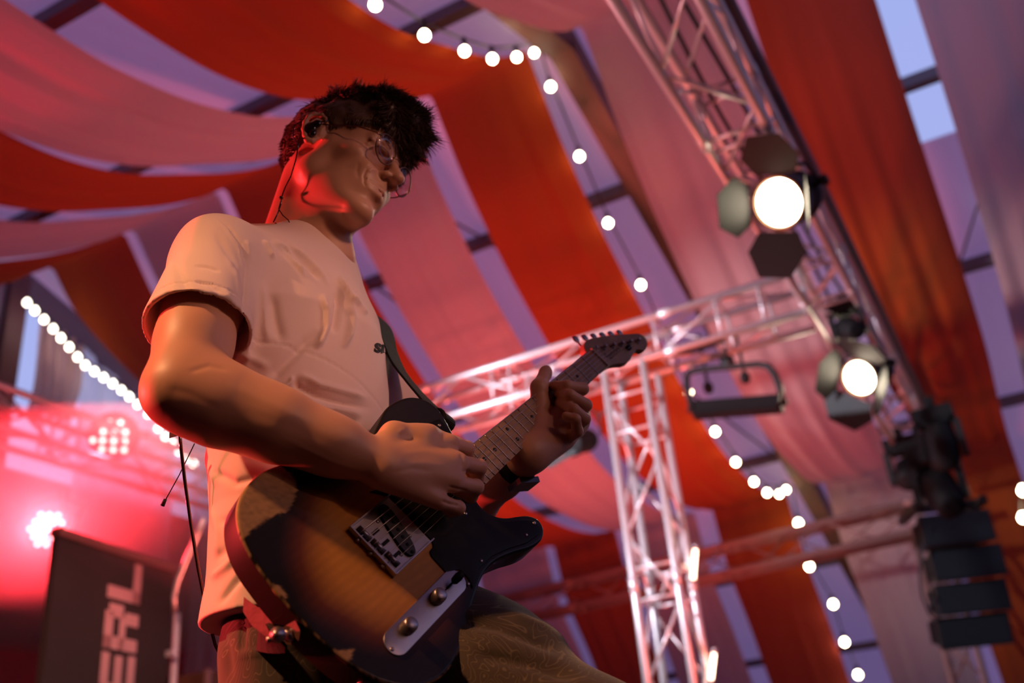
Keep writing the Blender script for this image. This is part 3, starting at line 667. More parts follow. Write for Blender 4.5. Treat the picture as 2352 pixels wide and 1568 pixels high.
def burst(V):
    Q = V[:, :2]; d = seg_dist(Q, OL); ins = inside(Q, OL)
    n1 = smooth_noise(Q, .05, 3); n2 = smooth_noise(Q, .35, 5)
    # the dark edge is wider towards the neck and the treble side
    wgt = np.clip((Q[:, 0]+40)/150, 0, 1)
    cen = np.hypot((Q[:, 0]-(5))/135, (Q[:, 1]+5)/122)
    t = np.clip((1.10-cen+n1*.035)/0.62, 0, 1); t = np.minimum(t, np.clip((d-6)/42, 0, 1)); t = t*t*(3-2*t)
    black = np.array([.010, .007, .006]); red = np.array([.13, .030, .008]); amb = np.array([.60, .255, .040])
    grain = 1+0.10*np.sin(Q[:, 1]*.55+n1*2.5+0.02*Q[:, 0])*np.clip(n2+.6, 0, 1)+.03*n2
    c = np.where(t[:, None] < .35, black+(red-black)*(t[:, None]/.35), red+(amb-red)*((t[:, None]-.35)/.65))*grain[:, None]
    wear = np.zeros(len(V))
    edge = 3.0*n2+1.0*smooth_noise(Q, .9, 9)
    for poly, e in ((WORN, 1.0), (CHIP1, .3), (CHIP2, .3)):
        sd = seg_dist(Q, poly)*np.where(inside(Q, poly), 1, -1)
        wear = np.maximum(wear, np.clip((sd+edge*e+1)/2.0, 0, 1))
    # thin rubbed line on the rim along the lower back edge
    rim = (V[:, 2] < -8.2) & (V[:, 2] > -10.8) & (Q[:, 1] < 150) & (Q[:, 0] < 40) & (smooth_noise(Q, .12, 11) > -.25)
    wear = np.maximum(wear, rim*.75*np.clip(.6+n2*1.3, 0, 1)); wear = np.where(V[:, 2] < -13, 0, wear)
    wood = np.array([.42, .24, .115])*(1+.18*smooth_noise(Q, .5, 21)-.2*np.clip(smooth_noise(Q, 1.3, 22), 0, 1))[:, None]
    c = c*(1-wear[:, None])+wood*wear[:, None]
    side = (V[:, 2] < -12)
    c[side] = black
    return np.concatenate([np.clip(c, 0, 1), 1-wear[:, None]], 1)
def attr_mat(name, rough, coat, cr=.08, wood=True):
    m = bpy.data.materials.new(name); m.use_nodes = True; t = m.node_tree; b = t.nodes['Principled BSDF']
    a = t.nodes.new('ShaderNodeAttribute'); a.attribute_name = 'paint'
    t.links.new(a.outputs['Color'], b.inputs['Base Color']); b.inputs['Specular IOR Level'].default_value = .15
    mt = t.nodes.new('ShaderNodeMath'); mt.operation = 'MULTIPLY'; mt.inputs[1].default_value = coat; t.links.new(a.outputs['Alpha'], mt.inputs[0]); t.links.new(mt.outputs[0], b.inputs['Coat Weight'])
    b.inputs['Coat Roughness'].default_value = cr; b.inputs['Roughness'].default_value = rough
    n = t.nodes.new('ShaderNodeTexNoise'); n.inputs['Scale'].default_value = 60; bp = t.nodes.new('ShaderNodeBump'); bp.inputs['Strength'].default_value = .12; bp.inputs['Distance'].default_value = .001
    co = t.nodes.new('ShaderNodeTexCoord'); t.links.new(co.outputs['Object'], n.inputs['Vector']); t.links.new(n.outputs['Fac'], bp.inputs['Height']); t.links.new(bp.outputs[0], b.inputs['Normal'])
    return m
body = plate(OL, -53, -8, 3.2, 4, 'guitar_body', attr_mat('sunburst_lacquer', .5, .16), gt, burst, 2.6)
# pickguard
PG = [(236, -10), (233, 28), (240, 44), (250, 68), (250, 92), (228, 92), (190, 86), (140, 74), (100, 62), (70, 52), (57, 62), (72.5, 45), (72.5, 0), (72.5, -33), (69, -39), (60, -40), (55, -45), (53, -58), (52, -74), (72, -84), (74, -100), (66, -112), (100, -101), (130, -102), (162, -111), (195, -124), (222, -128), (235, -122), (239, -113), (231, -105), (215, -95), (197, -85), (184, -72), (175, -54), (177, -36), (190, -20)]
PG = [(232, 28), (238, 44), (246, 68), (246, 86), (225, 90), (190, 86), (140, 76), (100, 68), (73, 60), (55, 66), (73, 46), (73, -33), (68, -40), (58, -41), (54, -47), (53, -74), (73, -84), (73, -100), (66, -112), (100, -101), (130, -102), (162, -111), (195, -124), (222, -128), (235, -122), (239, -113), (231, -105), (215, -95), (197, -85), (184, -72), (175, -54), (177, -36), (190, -22), (212, -22)]
PGo = even(np.array(PG, float), 3.0)
pg = plate(PGo, -8, -6.2, .8, 4, 'pickguard', mat('black_bakelite', (.006, .005, .005), .5, coat=.03, spec=.12), gt)
METAL = mat('aged_nickel', (.36, .33, .34), .38, .95, bump=(70, .25, .001))
STEEL = mat('steel_string', (.55, .50, .46), .32, 1.0)
def screws(pts, r, z, parent, m=None, nm='screw'):
    for (x, y) in pts:
        MB().lathe(g(x/1000, y/1000, z/1000), GZ_, [(-.001, r), (0, r), (r*.35, r*.8), (r*.5, r*.3)], 12).build(nm, m or METAL, parent)
screws([(150, -38), (233, -113), (66, -104), (236, 78), (140, 70), (205, -116), (110, -96)], .0028, -6.2, pg)
# bridge: ashtray plate with raised rim, three barrel saddles
bp_ = empty  # (kept for readability below)
b = MB()
b.box(g(.029, .006, -.0072), (.084, .078, .0016), GX_, GY_, GZ_)
br = b.build('bridge_plate', METAL, gt, smooth=False)
for (c_, s_) in (((-.0125, .006, -.003), (.0016, .079, .010)), ((.029, .0455, -.003), (.084, .0016, .010)), ((.029, -.0335, -.003), (.084, .0016, .010))):
    b = MB(); b.box(g(*c_), s_, GX_, GY_, GZ_); b.build('bridge_wall', METAL, br, smooth=False)
for k, yy in enumerate((.029, .006, -.017)):
    c_ = g(0.002+.002*(k-1), yy, -.004); MB().tube([c_-GY_*.0108, c_+GY_*.0108], .0033, 14).build('saddle', METAL, br)
    MB().tube([g(-.0125, yy, -.004), g(.0, yy, -.004)], .0012, 8).build('saddle_screw', METAL, br)
for yy in (.028, .006, -.016): screws([(-14.5, yy*1000)], .0028, -3.5, br)
screws([(30, 30), (20, -20), (52, -10)], .0025, -6.2, br)
for (xa, ya) in ((16, 22), (16, 4), (16, -16)): MB().box(g(xa/1000, ya/1000, -.0061), (.013, .0045, .0006), GX_, GY_, GZ_).build('plate_slot', DARK, br, smooth=False)
# slanted bridge pickup
pu = MB(); a_ = math.radians(15); ux = np.array([math.cos(a_), math.sin(a_)])
poly = []
for k in range(40):
    th = 2*math.pi*k/40; ex = .0105*math.copysign(abs(math.cos(th))**.7, math.cos(th)); ey = .038*math.copysign(abs(math.sin(th))**.75, math.sin(th))
    poly.append((.041+ex*math.cos(a_)+ey*math.sin(a_), .006-ex*math.sin(a_)+ey*math.cos(a_)))
pu.prism([g(x, y, -.0066) for x, y in poly], GZ_*.0042)
pk = pu.build('bridge_pickup', mat('pickup_black', (.012, .011, .011), .55), gt); flat_smooth(pk)
for k in range(6):
    yy = .027-.0108*k; MB().lathe(g(.041+yy*math.tan(a_)*1.0-.001, yy+.0, -.0024), GZ_, [(-.001, .0024), (.0008, .0024), (.001, .001)], 10).build('pole_piece', DARK, pk)
# neck pickup cover
b = MB(); P_ = even(closed_spline([(168, 34), (180, 34), (184, 28), (184, -24), (180, -30), (168, -30), (164, -24), (164, 28)], 4), 3)
b.prism([g(x/1000, y/1000, -.0066) for x, y in P_], GZ_*.004); b.build('neck_pickup', METAL, gt)
# control plate with two knobs and lever
CPc = (-10.5, -90.0)
def stadium(cx_, cy_, L, W, n=14):
    r_ = W/2; o = []
    for k in range(n+1): th = -math.pi/2+math.pi*k/n; o.append((cx_+L/2-r_+r_*math.cos(th), cy_+r_*math.sin(th)))
    for k in range(n+1): th = math.pi/2+math.pi*k/n; o.append((cx_-L/2+r_+r_*math.cos(th), cy_+r_*math.sin(th)))
    return np.array(o)
cp_ = plate(even(stadium(CPc[0], CPc[1], 160, 33), 2.5), -8, -6.4, .5, 3, 'control_plate', METAL, gt)
for (x, y) in ((12, -88), (-50.5, -87.5)):
    b = MB(); b.lathe(g(x/1000, y/1000, -.0064), GZ_, [(0, .0092), (.001, .0095), (.010, .0093), (.0125, .0086), (.0140, .0070), (.0143, .001)], 28)
    kn = b.build('knob', METAL, cp_); flat_smooth(kn, 50)
screws([(-86, -92), (66, -90)], .0028, -6.4, cp_)
b = MB(); b.box(g(.036, -.089, -.0061), (.034, .0018, .0006), GX_, GY_, GZ_); b.build('switch_slot', DARK, cp_, smooth=False)
b = MB(); b.tube([g(.036, -.089, -.006), g(.044, -.089, .003)], .0016); b.lathe(g(.042, -.089, .0005), _n(GX_*.75+GZ_*.66), [(0, .0022), (.003, .0050), (.011, .0058), (.0165, .0045), (.018, .001)], 16)
b.build('switch_tip', DARK, cp_)
# neck with maple board
NW = lambda x: .021+(.648-x)/(.648-.20)*.0065
NX0, NX1 = .176, .652
secs = []; V = []; F = []
xs = np.linspace(NX0, NX1, 60); NS = 20
for x in xs:
    wd = NW(x); th = .0205+.003*(.648-x)/.45
    ring = [(wd*c_, -.0036-.0012*c_*c_) for c_ in np.linspace(-1, 1, 9)]
    for k in range(1, 12): a = math.pi*k/12; ring.append((wd*math.cos(a)*1.0, -.0052-(th-.0016)*math.sin(a)**.8))
    V += [(x, y, z) for y, z in ring]
m_ = len(ring)
for i in range(len(xs)-1):
    for k in range(m_): F.append((i*m_+k, i*m_+(k+1) % m_, (i+1)*m_+(k+1) % m_, (i+1)*m_+k))
F.append(tuple(range(m_))); F.append(tuple((len(xs)-1)*m_+k for k in range(m_))[::-1])
MAPLE = mat('worn_maple', (.34, .20, .095), .5, coat=.05, noise=(28, .35, (1, 1, 1)))
neck = pydata('neck', gv(V), F, MAPLE, gt)
bm = bmesh.new(); bm.from_mesh(neck.data); bmesh.ops.recalc_face_normals(bm, faces=bm.faces); bm.to_mesh(neck.data); bm.free(); flat_smooth(neck, 40)
HS = [(650, 21), (654, 28), (660, 34), (672, 38), (690, 37), (720, 28), (760, 13), (800, -4), (822, -14), (831, -23), (830, -33), (820, -41), (803, -46), (790, -44), (783, -37), (776, -34), (765, -36), (752, -37), (738, -40), (725, -40), (712, -37), (697, -30), (680, -24), (664, -21.5), (650, -21)]
HSo = even(np.array(HS, float), 2.5)
plate(HSo, -29, -15.5, 1.6, 3, 'headstock', MAPLE, neck)
b = MB(); b.box(g(.658, 0, -.012), (.020, .041, .012), GX_, GY_, _n(GZ_+GX_*.35)); b.build('headstock_ramp', MAPLE, neck)
b = MB(); b.box(g(.6495, 0, -.003), (.0032, .042, .0052), GX_, GY_, GZ_); b.build('nut', mat('bone_nut', (.55, .42, .26), .4), neck, smooth=False)
FR = lambda k: .648*2**(-k/12)
for k in range(1, 22):
    x = FR(k); wd = NW(x)
    MB().tube([g(x, wd*c_, -.0034-.0012*c_*c_) for c_ in np.linspace(-.99, .99, 9)], .0011, 8).build('fret', METAL, neck)
INL = mat('black_dot', (.010, .008, .007), .5)
for (a, b_, ys) in ((2, 3, (0,)), (4, 5, (0,)), (6, 7, (0,)), (8, 9, (0,)), (11, 12, (.0105, -.0105)), (14, 15, (0,)), (16, 17, (0,)), (18, 19, (0,)), (20, 21, (0,))):
    for yy in ys: MB().lathe(g((FR(a)+FR(b_))/2, yy, -.0034-.0012*(yy/.024)**2), GZ_, [(0, .0031), (.0004, .0031), (.00045, .001)], 16).build('dot_inlay', INL, neck)
# strings, posts and tuners
posts = []
for k in range(6):
    px_ = .674+.0245*k; yy = .0165-.0085*k+ .0004*k; posts.append((px_, yy))
for k in range(6):
    y0 = .033-.0108*k; y1 = .0172-.0069*k; r_ = (.00058, .00048, .0004, .00034, .00028, .00024)[k]
    MB().tube([g(-.010, y0, -.0045), g(0.002, y0, .0), g(.648, y1, -.0006), g(posts[k][0]-.004, posts[k][1]-.002, -.0100)], r_, 6).build('string', STEEL, gt)
for k, (x, y) in enumerate(posts):
    b = MB(); b.lathe(g(x, y, -.0155), GZ_, [(-.002, .0052), (.0012, .0052), (.0016, .0034), (.0045, .0026), (.0055, .0031), (.0095, .0031), (.0098, .001)], 16)
    tp = b.build('tuner_post', METAL, neck)
    dx = np.array([-.30, .954, 0]); ed = .018+ (.034-y)*.35
    e0 = g(x+.002, y+.010, -.034); dw = GR@_n([.36, .93, -.05])
    edge_y = np.interp(x*1000, [672, 831], [38, -18])/1000
    L_ = (edge_y-y)+.012
    b = MB(); b.box(g(x, y+.004, -.034), (.016, .020, .009), GX_, GY_, GZ_); b.tube([g(x, y, -.034), g(x, y, -.034)+dw*(L_+.002)], .0019, 8); b.build('tuner_housing', METAL, tp)
    q = g(x, y, -.034)+dw*(L_+.001); ex = _n(np.cross(dw, GZ_)); b = MB()
    prof = [(-.0010, .002), (.0005, .0042), (.004, .0068), (.008, .0082), (.011, .0078), (.013, .0052), (.0138, .001)]
    Vb = []; Fb = []; n_ = 16
    for (d_, rr) in prof:
        for j in range(n_): th = 2*math.pi*j/n_; Vb.append(q+dw*d_+ex*rr*math.cos(th)+GZ_*.0026*math.sin(th)*(rr/.008)**.4)
    for i in range(len(prof)-1):
        for j in range(n_): Fb.append((i*n_+j, i*n_+(j+1) % n_, (i+1)*n_+(j+1) % n_, (i+1)*n_+j))
    Fb.append(tuple(range(n_))[::-1]); Fb.append(tuple((len(prof)-1)*n_+j for j in range(n_)))
    b.add(Vb, Fb); b.build('tuner_button', METAL, tp)
MB().lathe(g(.757, -.022, -.0155), GZ_, [(0, .0055), (.0015, .0058), (.003, .004), (.0045, .006), (.0055, .005), (.0058, .001)], 16).build('string_tree', DARK, neck)
# writing on the headstock
def text_mesh(s, size, org, xd, yd, nd, m, parent, name, shear=0.0, depth=.0003, bold=0.0):
    cu = bpy.data.curves.new(name, 'FONT'); cu.body = s; cu.size = size; cu.extrude = depth/2; cu.shear = shear; cu.offset = bold; cu.resolution_u = 4
    ob = bpy.data.objects.new(name, cu); COL.objects.link(ob); bpy.context.view_layer.update()
    me = bpy.data.meshes.new_from_object(ob.evaluated_get(bpy.context.evaluated_depsgraph_get())); bpy.data.objects.remove(ob); 
    V = np.zeros(len(me.vertices)*3); me.vertices.foreach_get('co', V); V = V.reshape(-1, 3)
    W = np.array(org)+V[:, :1]*np.array(xd)+V[:, 1:2]*np.array(yd)+V[:, 2:3]*np.array(nd); me.vertices.foreach_set('co', W.ravel())
    return me, W
me, _w = text_mesh('Fender', .0215, g(.678, -.0160, -.0152), GX_, GY_, GZ_, INL, neck, 'headstock_lettering', .35, bold=-.0001)
link('headstock_lettering', me, mat('logo_ink', (.05, .03, .018), .6), neck, False)
# strap buttons
for (x, y, ax_) in ((.256, .076, _n(GX_*.95+GY_*.2)), (-.1455, 0.0, -GX_)):
    MB().lathe(g(x, y, -.03), ax_, [(0, .005), (.003, .0045), (.008, .004), (.010, .0075), (.0125, .0078), (.014, .003)], 16).build('strap_button', METAL, gt)
# jack cup and plug on the treble rim
jx = g(-.128, -.100, -.030); jn = _n(GR@np.array([-.8, -.6, 0]))
MB().lathe(jx, jn, [(-.002, .011), (.001, .0115), (.002, .009), (-.004, .006)], 20).build('jack_cup', METAL, gt)
# ================================================================== sculpting with distance fields
class Vol:
    def __init__(s, lo, hi, h):
        s.lo = np.array(lo, float); s.h = h; s.n = np.ceil((np.array(hi)-s.lo)/h).astype(int)+1
        s.F = np.full(s.n, 0.08, np.float32); s.ax = [s.lo[i]+h*np.arange(s.n[i]) for i in range(3)]
    def _box(s, lo, hi, pad):
        a = np.maximum(0, np.floor((np.array(lo)-pad-s.lo)/s.h).astype(int)); b = np.minimum(s.n, np.ceil((np.array(hi)+pad-s.lo)/s.h).astype(int)+1)
        if np.any(b <= a): return None
        X, Y, Z = np.meshgrid(s.ax[0][a[0]:b[0]], s.ax[1][a[1]:b[1]], s.ax[2][a[2]:b[2]], indexing='ij')
        return tuple(slice(a[i], b[i]) for i in range(3)), np.stack([X, Y, Z], -1).astype(np.float32)
    def op(s, lo, hi, fn, k=0.0, mode='add', pad=None):
        q = s._box(lo, hi, (pad if pad is not None else k+0.012))
        if q is None: return s
        sl, P = q; d = fn(P).astype(np.float32); A = s.F[sl]
        if mode == 'add':
            if k > 0: hh = np.maximum(k-np.abs(A-d), 0)/k; s.F[sl] = np.minimum(A, d)-hh*hh*k*.25
            else: s.F[sl] = np.minimum(A, d)
        else:
            d = -d
            if k > 0: hh = np.maximum(k-np.abs(A-d), 0)/k; s.F[sl] = np.maximum(A, d)+hh*hh*k*.25
            else: s.F[sl] = np.maximum(A, d)
        return s
    def cone(s, a, b, ra, rb, k=0.01, mode='add', flat=None):
        a = np.array(a, float); b = np.array(b, float); ab = b-a; L2 = ab@ab+1e-12
        def fn(P):
            t = np.clip(((P-a)@ab)/L2, 0, 1); D = P-a-t[..., None]*ab
            if flat is not None:
                fd, fs = _n(flat[0]), flat[1]; c = D@fd; D = D+c[..., None]*fd*(1/fs-1)
                return (np.sqrt((D*D).sum(-1))-(ra+(rb-ra)*t))*min(1, fs*1.2)
            return np.sqrt((D*D).sum(-1))-(ra+(rb-ra)*t)
        r = max(ra, rb); return s.op(np.minimum(a, b)-r, np.maximum(a, b)+r, fn, k, mode)
    def chain(s, pts, rs, k=0.01, mode='add', flat=None):
        for i in range(len(pts)-1): s.cone(pts[i], pts[i+1], rs[i], rs[i+1], k, mode, flat)
        return s
    def ell(s, c, r, k=0.01, mode='add', axes=None):
        c = np.array(c, float); r = np.array(r, float); A = np.eye(3) if axes is None else np.array(axes, float)  # rows = local axes
        def fn(P):
            q = (P-c)@A.T; k0 = np.sqrt(((q/r)**2).sum(-1)); k1 = np.sqrt(((q/(r*r))**2).sum(-1))+1e-9
            return k0*(k0-1)/k1
        e = np.abs(A.T)@r; return s.op(c-e, c+e, fn, k, mode)
    def blur(s, n=1):
        for _ in range(n):
            for ax in range(3): s.F = (np.roll(s.F, 1, ax)+2*s.F+np.roll(s.F, -1, ax))*.25
        return s
    def mesh(s):
        F = s.F; S = F < 0; nx, ny, nz = F.shape
        c = np.zeros((nx-1, ny-1, nz-1), np.int8)
        for i in (0, 1):
            for j in (0, 1):
                for k in (0, 1): c += S[i:nx-1+i, j:ny-1+j, k:nz-1+k]
        I = np.argwhere((c > 0) & (c < 8)); idx = -np.ones(c.shape, np.int64); idx[tuple(I.T)] = np.arange(len(I))
        acc = np.zeros((len(I), 3)); cnt = np.zeros(len(I))
        offs = [np.array(o) for o in ((0, 0, 0), (1, 0, 0), (0, 1, 0), (1, 1, 0), (0, 0, 1), (1, 0, 1), (0, 1, 1), (1, 1, 1))]
        for a in range(8):
            for b in range(a+1, 8):
                d = offs[b]-offs[a]
                if np.abs(d).sum() != 1: continue
                fa = F[tuple((I+offs[a]).T)]; fb = F[tuple((I+offs[b]).T)]; m_ = (fa < 0) != (fb < 0)
                t = np.where(m_, fa/(fa-fb+1e-12), 0)[:, None]; acc += np.where(m_[:, None], offs[a]+t*d, 0); cnt += m_
        V = s.lo+(I+acc/cnt[:, None])*s.h; Q = []
        for ax in range(3):
            sl0 = [slice(1, -1)]*3; sl0[ax] = slice(0, -1); sl1 = list(sl0); sl1[ax] = slice(1, None)
            A = S[tuple(sl0)]; B = S[tuple(sl1)]; E = np.argwhere(A != B); E2 = E.copy()
            for t in range(3):
                if t != ax: E2[:, t] += 1
            u, v = [(1, 2), (2, 0), (0, 1)][ax]; du = np.zeros(3, int); du[u] = 1; dv = np.zeros(3, int); dv[v] = 1
            q = np.stack([idx[tuple((E2-du-dv).T)], idx[tuple((E2-dv).T)], idx[tuple(E2.T)], idx[tuple((E2-du).T)]], 1)
            fl = ~A[tuple(E.T)]; q[fl] = q[fl][:, ::-1]; Q.append(q)
        Q = np.concatenate(Q); return V, Q[(Q >= 0).all(1)]
def normals(V, Q):
    n = np.cross(V[Q[:, 2]]-V[Q[:, 0]], V[Q[:, 3]]-V[Q[:, 1]]); N = np.zeros_like(V)
    for k in range(4): np.add.at(N, Q[:, k], n)
    return N/(np.linalg.norm(N, axis=1)[:, None]+1e-12)
def relax(V, Q, it=2, f=.5):
    for _ in range(it):
        A = np.zeros_like(V); c = np.zeros(len(V))
        for k in range(4):
            a, b = Q[:, k], Q[:, (k+1) % 4]; np.add.at(A, a, V[b]); np.add.at(A, b, V[a]); np.add.at(c, a, 1); np.add.at(c, b, 1)
        V = V+(A/c[:, None]-V)*f
    return V
def poly_d(P, line):
    """distance of 2-D points to an open polyline, and the parameter along it"""
    best = np.full(len(P), 1e9); par = np.zeros(len(P)); L = np.array(line, float); n = len(L)-1
    for i in range(n):
        a, b = L[i], L[i+1]; ab = b-a; t = np.clip(((P-a)@ab)/(ab@ab+1e-9), 0, 1); d = np.linalg.norm(P-a-t[:, None]*ab, axis=1)
        m_ = d < best; best = np.where(m_, d, best); par = np.where(m_, (i+t)/n, par)
    return best, par
def stroke(V, N, line, w_, amp, face=0.05, side=None, taper=True):
    """raise (amp>0) or press in a crease on the side of the form that shows along LINE"""
    pr = proj(V); vd = V-CAM; vd /= np.linalg.norm(vd, axis=1)[:, None]; fc = -(vd*N).sum(1)
    d, t = poly_d(pr[:, :2], line); g_ = np.exp(-(d/w_)**2)
    if side is not None: g_ = np.where(d < 4*w_, g_, 0)
    tp = np.clip(np.minimum(t, 1-t)*5, 0, 1) if taper else 1
    m_ = (d < 3.5*w_) & (fc > face); out = V.copy(); out[m_] += (N*(amp*g_*tp)[:, None])[m_]; return out
def from_np(name, V, Q, m, parent):
    me = bpy.data.meshes.new(name); me.vertices.add(len(V)); me.vertices.foreach_set('co', np.asarray(V, np.float32).ravel())
    me.loops.add(Q.size); me.loops.foreach_set('vertex_index', np.asarray(Q, np.int32).ravel()); me.polygons.add(len(Q))
    me.polygons.foreach_set('loop_start', np.arange(len(Q), dtype=np.int32)*Q.shape[1]); me.polygons.foreach_set('loop_total', np.full(len(Q), Q.shape[1], np.int32))
    me.update(calc_edges=True); me.validate(); return link(name, me, m, parent)
def merge(*parts):
    V = []; Q = []; o = 0
    for v, q in parts: V.append(v); Q.append(q+o); o += len(v)
    return np.concatenate(V), np.concatenate(Q)

# ------------------------------------------------------------------ joints
S_R = at(500, 588, 1.44); E_R = at(418, 893, 1.215); W_R = g(.052, .086, .040)
S_L = np.array([-.895, 1.178, 1.435]); NB = np.array([-.885, 1.095, 1.55])
HF = _n(RW@np.array([.90, -.03, .43])); HL = RW@np.array([.33, -.64, -.69]); HL = _n(HL-HF*(HL@HF)); HU = np.cross(HF, HL)
H0 = at(728, 310, 1.60)+HL*.072
def h(f, l, u): return H0+HF*f+HL*l+HU*u
HA = np.stack([HF, HL, HU])
TF = np.array([.999, -.05, 0]); TL = np.array([.05, .999, 0]); TU = np.array([0, 0, 1.0])
person = empty('person', (-.88, 1.08, 0), 'young man in a pinkish white t-shirt and round glasses playing guitar, seen from below', 'person')
SKIN = mat('skin', (.56, .29, .185), .48, sss=.12, bump=(220, .10, .0008))

# ------------------------------------------------------------------ head and neck
hv = Vol(H0-np.array([.17, .17, .25]), H0+np.array([.19, .16, .17]), .0017)
def hc(a, b, ra, rb, k=.01, mode='add', flat=None): hv.cone(h(*a), h(*b), ra, rb, k, mode, flat)
def he(c, r, k=.01, mode='add', axes=None): hv.ell(h(*c), r, k, mode, HA if axes is None else axes)
nk = NB+np.array([.0, -.005, -.03])
hv.cone(h(-.028, 0, -.005), nk, .050, .060, .02)
hv.cone(h(-.005, 0, -.045), nk+np.array([.02, -.01, 0]), .040, .050, .03)
for s in (-1, 1):
    hv.cone(h(-.022, s*.052, -.035), NB+np.array([.055, s*.025, -.05]), .0135, .010, .016)
    hv.cone(h(-.040, s*.028, -.045), NB+np.array([-.035, s*.055, -.03]), .020, .026, .03)
hv.cone(h(.040, 0, -.108), NB+np.array([.065, 0, -.035]), .014, .014, .03)
he((-.008, 0, .046), (.098, .077, .090), .02)
he((.045, 0, .040), (.054, .061, .058), .03)
he((.044, 0, -.030), (.050, .056, .072), .03)
for s in (-1, 1):
    hc((.006, s*.050, -.054), (.086, s*.014, -.104), .014, .015, .022)
    hc((.026, s*.054, -.012), (.006, s*.050, -.062), .015, .014, .022)
    he((.064, s*.043, -.020), (.024, .020, .017), .018)
    he((.088, s*.028, -.040), (.018, .016, .016), .014)            # raised cheek of the grimace
    hc((.084, s*.040, .024), (.096, s*.010, .018), .0085, .0090, .010)
he((.038, 0, -.090), (.044, .036, .022), .03)
he((.098, 0, -.106), (.019, .020, .017), .014)
he((.092, 0, -.066), (.026, .031, .026), .016)
he((.060, 0, -.060), (.042, .046, .045), .02)
hc((.096, 0, .018), (.128, 0, -.024), .0072, .0088, .008)
he((.1320, 0, -.031), (.0115, .0105, .0095), .006)
hc((.108, 0, -.030), (.106, 0, -.052), .012, .010, .012)
for s in (-1, 1):
    he((.1165, s*.0135, -.036), (.0115, .0062, .0075), .005)
    he((.101, s*.033, .006), (.016, .015, .0105), .008, 'sub')
    he((.0795, s*.0325, .003), (.0135, .0150, .0125), .003)
    hc((.090, s*.018, .0035), (.083, s*.046, .0015), .0030, .0022, .003)      # squeezed lids
    hc((.0985, s*.020, .012), (.088, s*.046, .012), .0042, .0040, .007)
    he((.1225, s*.0078, -.0415), (.0060, .0032, .0040), .002, 'sub')           # nostrils
    hc((.1140, 0, -.0600), (.098, s*.026, -.0620), .0046, .0026, .004)         # lips pressed together
    hc((.1125, 0, -.0730), (.099, s*.023, -.0680), .0054, .0026, .004)
    hc((.1195, 0, -.0665), (.1010, s*.029, -.0635), .0014, .0016, .0012, 'sub')
he((.116, 0, -.086), (.006, .014, .005), .008, 'sub')
# ears: rim, bowl, lobe
for s in (-1, 1):
    ea = _n(-HF*.86+HL*s*.52)       # ear leans outwards towards the back
    def ep(a, b_, o_=0): return h(.012, s*.074, .0)+ea*a+HU*b_+HL*s*o_
    hv.ell(ep(.012, .002), (.017, .0045, .027), .004, 'add', np.stack([ea, _n(np.cross(ea, HU)), HU]))
    ring = [(.002, .004), (-.002, .017), (.004, .029), (.014, .0335), (.025, .030), (.031, .020), (.031, .006), (.027, -.008), (.020, -.019), (.012, -.027), (.005, -.026), (.001, -.018)]
    hv.chain([ep(a, b_, .0035) for a, b_ in ring], [.0028, .0032, .0036, .0038, .0038, .0038, .0036, .0036, .0040, .0050, .0048, .0034], .003)
    hv.ell(ep(.011, -.001, .006), (.0065, .0035, .0085), .003, 'sub', np.stack([ea, _n(np.cross(ea, HU)), HU]))
    hv.chain([ep(.018, .022, .003), ep(.022, .010, .003), ep(.019, -.006, .003)], [.0026, .0028, .0026], .003)
    hv.ell(ep(.001, -.004, .002), (.004, .004, .006), .003, 'add', HA)
HVm, HQm = hv.mesh(); HVm = relax(HVm, HQm, 1, .35); HN = normals(HVm, HQm)
def c1(*pts): return [(560+x*.3189, 140+y*.3189) for x, y in pts]
for ln, w_, am in ((c1((1000, 785), (940, 752), (885, 775), (862, 830), (878, 880)), 3.2, -.0022), (c1((985, 800), (925, 775), (895, 800)), 4.0, .0012),
                   (c1((885, 848), (935, 872), (985, 905), (1035, 948)), 2.2, -.0024), (c1((875, 835), (862, 870), (880, 905)), 3.0, -.0014),
                   (c1((800, 560), (870, 580), (945, 575)), 2.2, -.0012), (c1((815, 600), (880, 608), (950, 600)), 2.2, -.0013), (c1((840, 640), (900, 640), (955, 640)), 2.2, -.0010),
                   (c1((985, 590), (1015, 620), (1055, 650)), 2.2, -.0022), (c1((975, 570), (1020, 590), (1070, 620)), 3.0, .0014), (c1((900, 690), (930, 740), (960, 760)), 3.5, -.0012),
                   (c1((830, 720), (815, 790), (830, 850)), 5.0, -.0014), (c1((985, 1010), (960, 1050), (940, 1075)), 5.0, -.0015),
                   (c1((880, 900), (950, 950), (1000, 985)), 5.0, .0014)):
    HVm = stroke(HVm, HN, ln, w_, am*.6, .0)

# ------------------------------------------------------------------ arms and hands
FDn = _n(W_R-E_R)
av = Vol(np.minimum(np.minimum(S_R, E_R), W_R)-.10, np.maximum(np.maximum(S_R, E_R), W_R+np.array([.02, .20, 0]))+.10, .0021)
UA = E_R-S_R
av.chain([S_R, S_R+UA*.35, S_R+UA*.7, E_R+UA*.02], [.054, .0500, .0445, .0390], .02)
av.cone(S_R+UA*.45+_n(np.cross(UA, [1, .3, 0]))*.006, S_R+UA*.80, .046, .040, .02)
FA = W_R-E_R; fn_ = _n(np.cross(FA, GZ_))
av.chain([E_R, E_R+FA*.22-GZ_*.003, E_R+FA*.50, E_R+FA*.78, W_R], [.0385, .0425, .0385, .0300, .0255], .04)
av.cone(E_R-_n(FA)*.012-TU*.006, E_R+FA*.05-TU*.012, .026, .030, .02)      # point of the elbow
av.cone(E_R+TU*.02+FA*.05, E_R+FA*.40+TU*.012, .030, .030, .02)             # brachioradialis swell
av.cone(E_R+FA*.62+TU*.004, W_R+_n(FA)*.012, .026, .0230, .015, 'add', (GZ_, .82))
def gp(px, py, z): q = gback(px, py, z); return g(q[0], q[1], z)
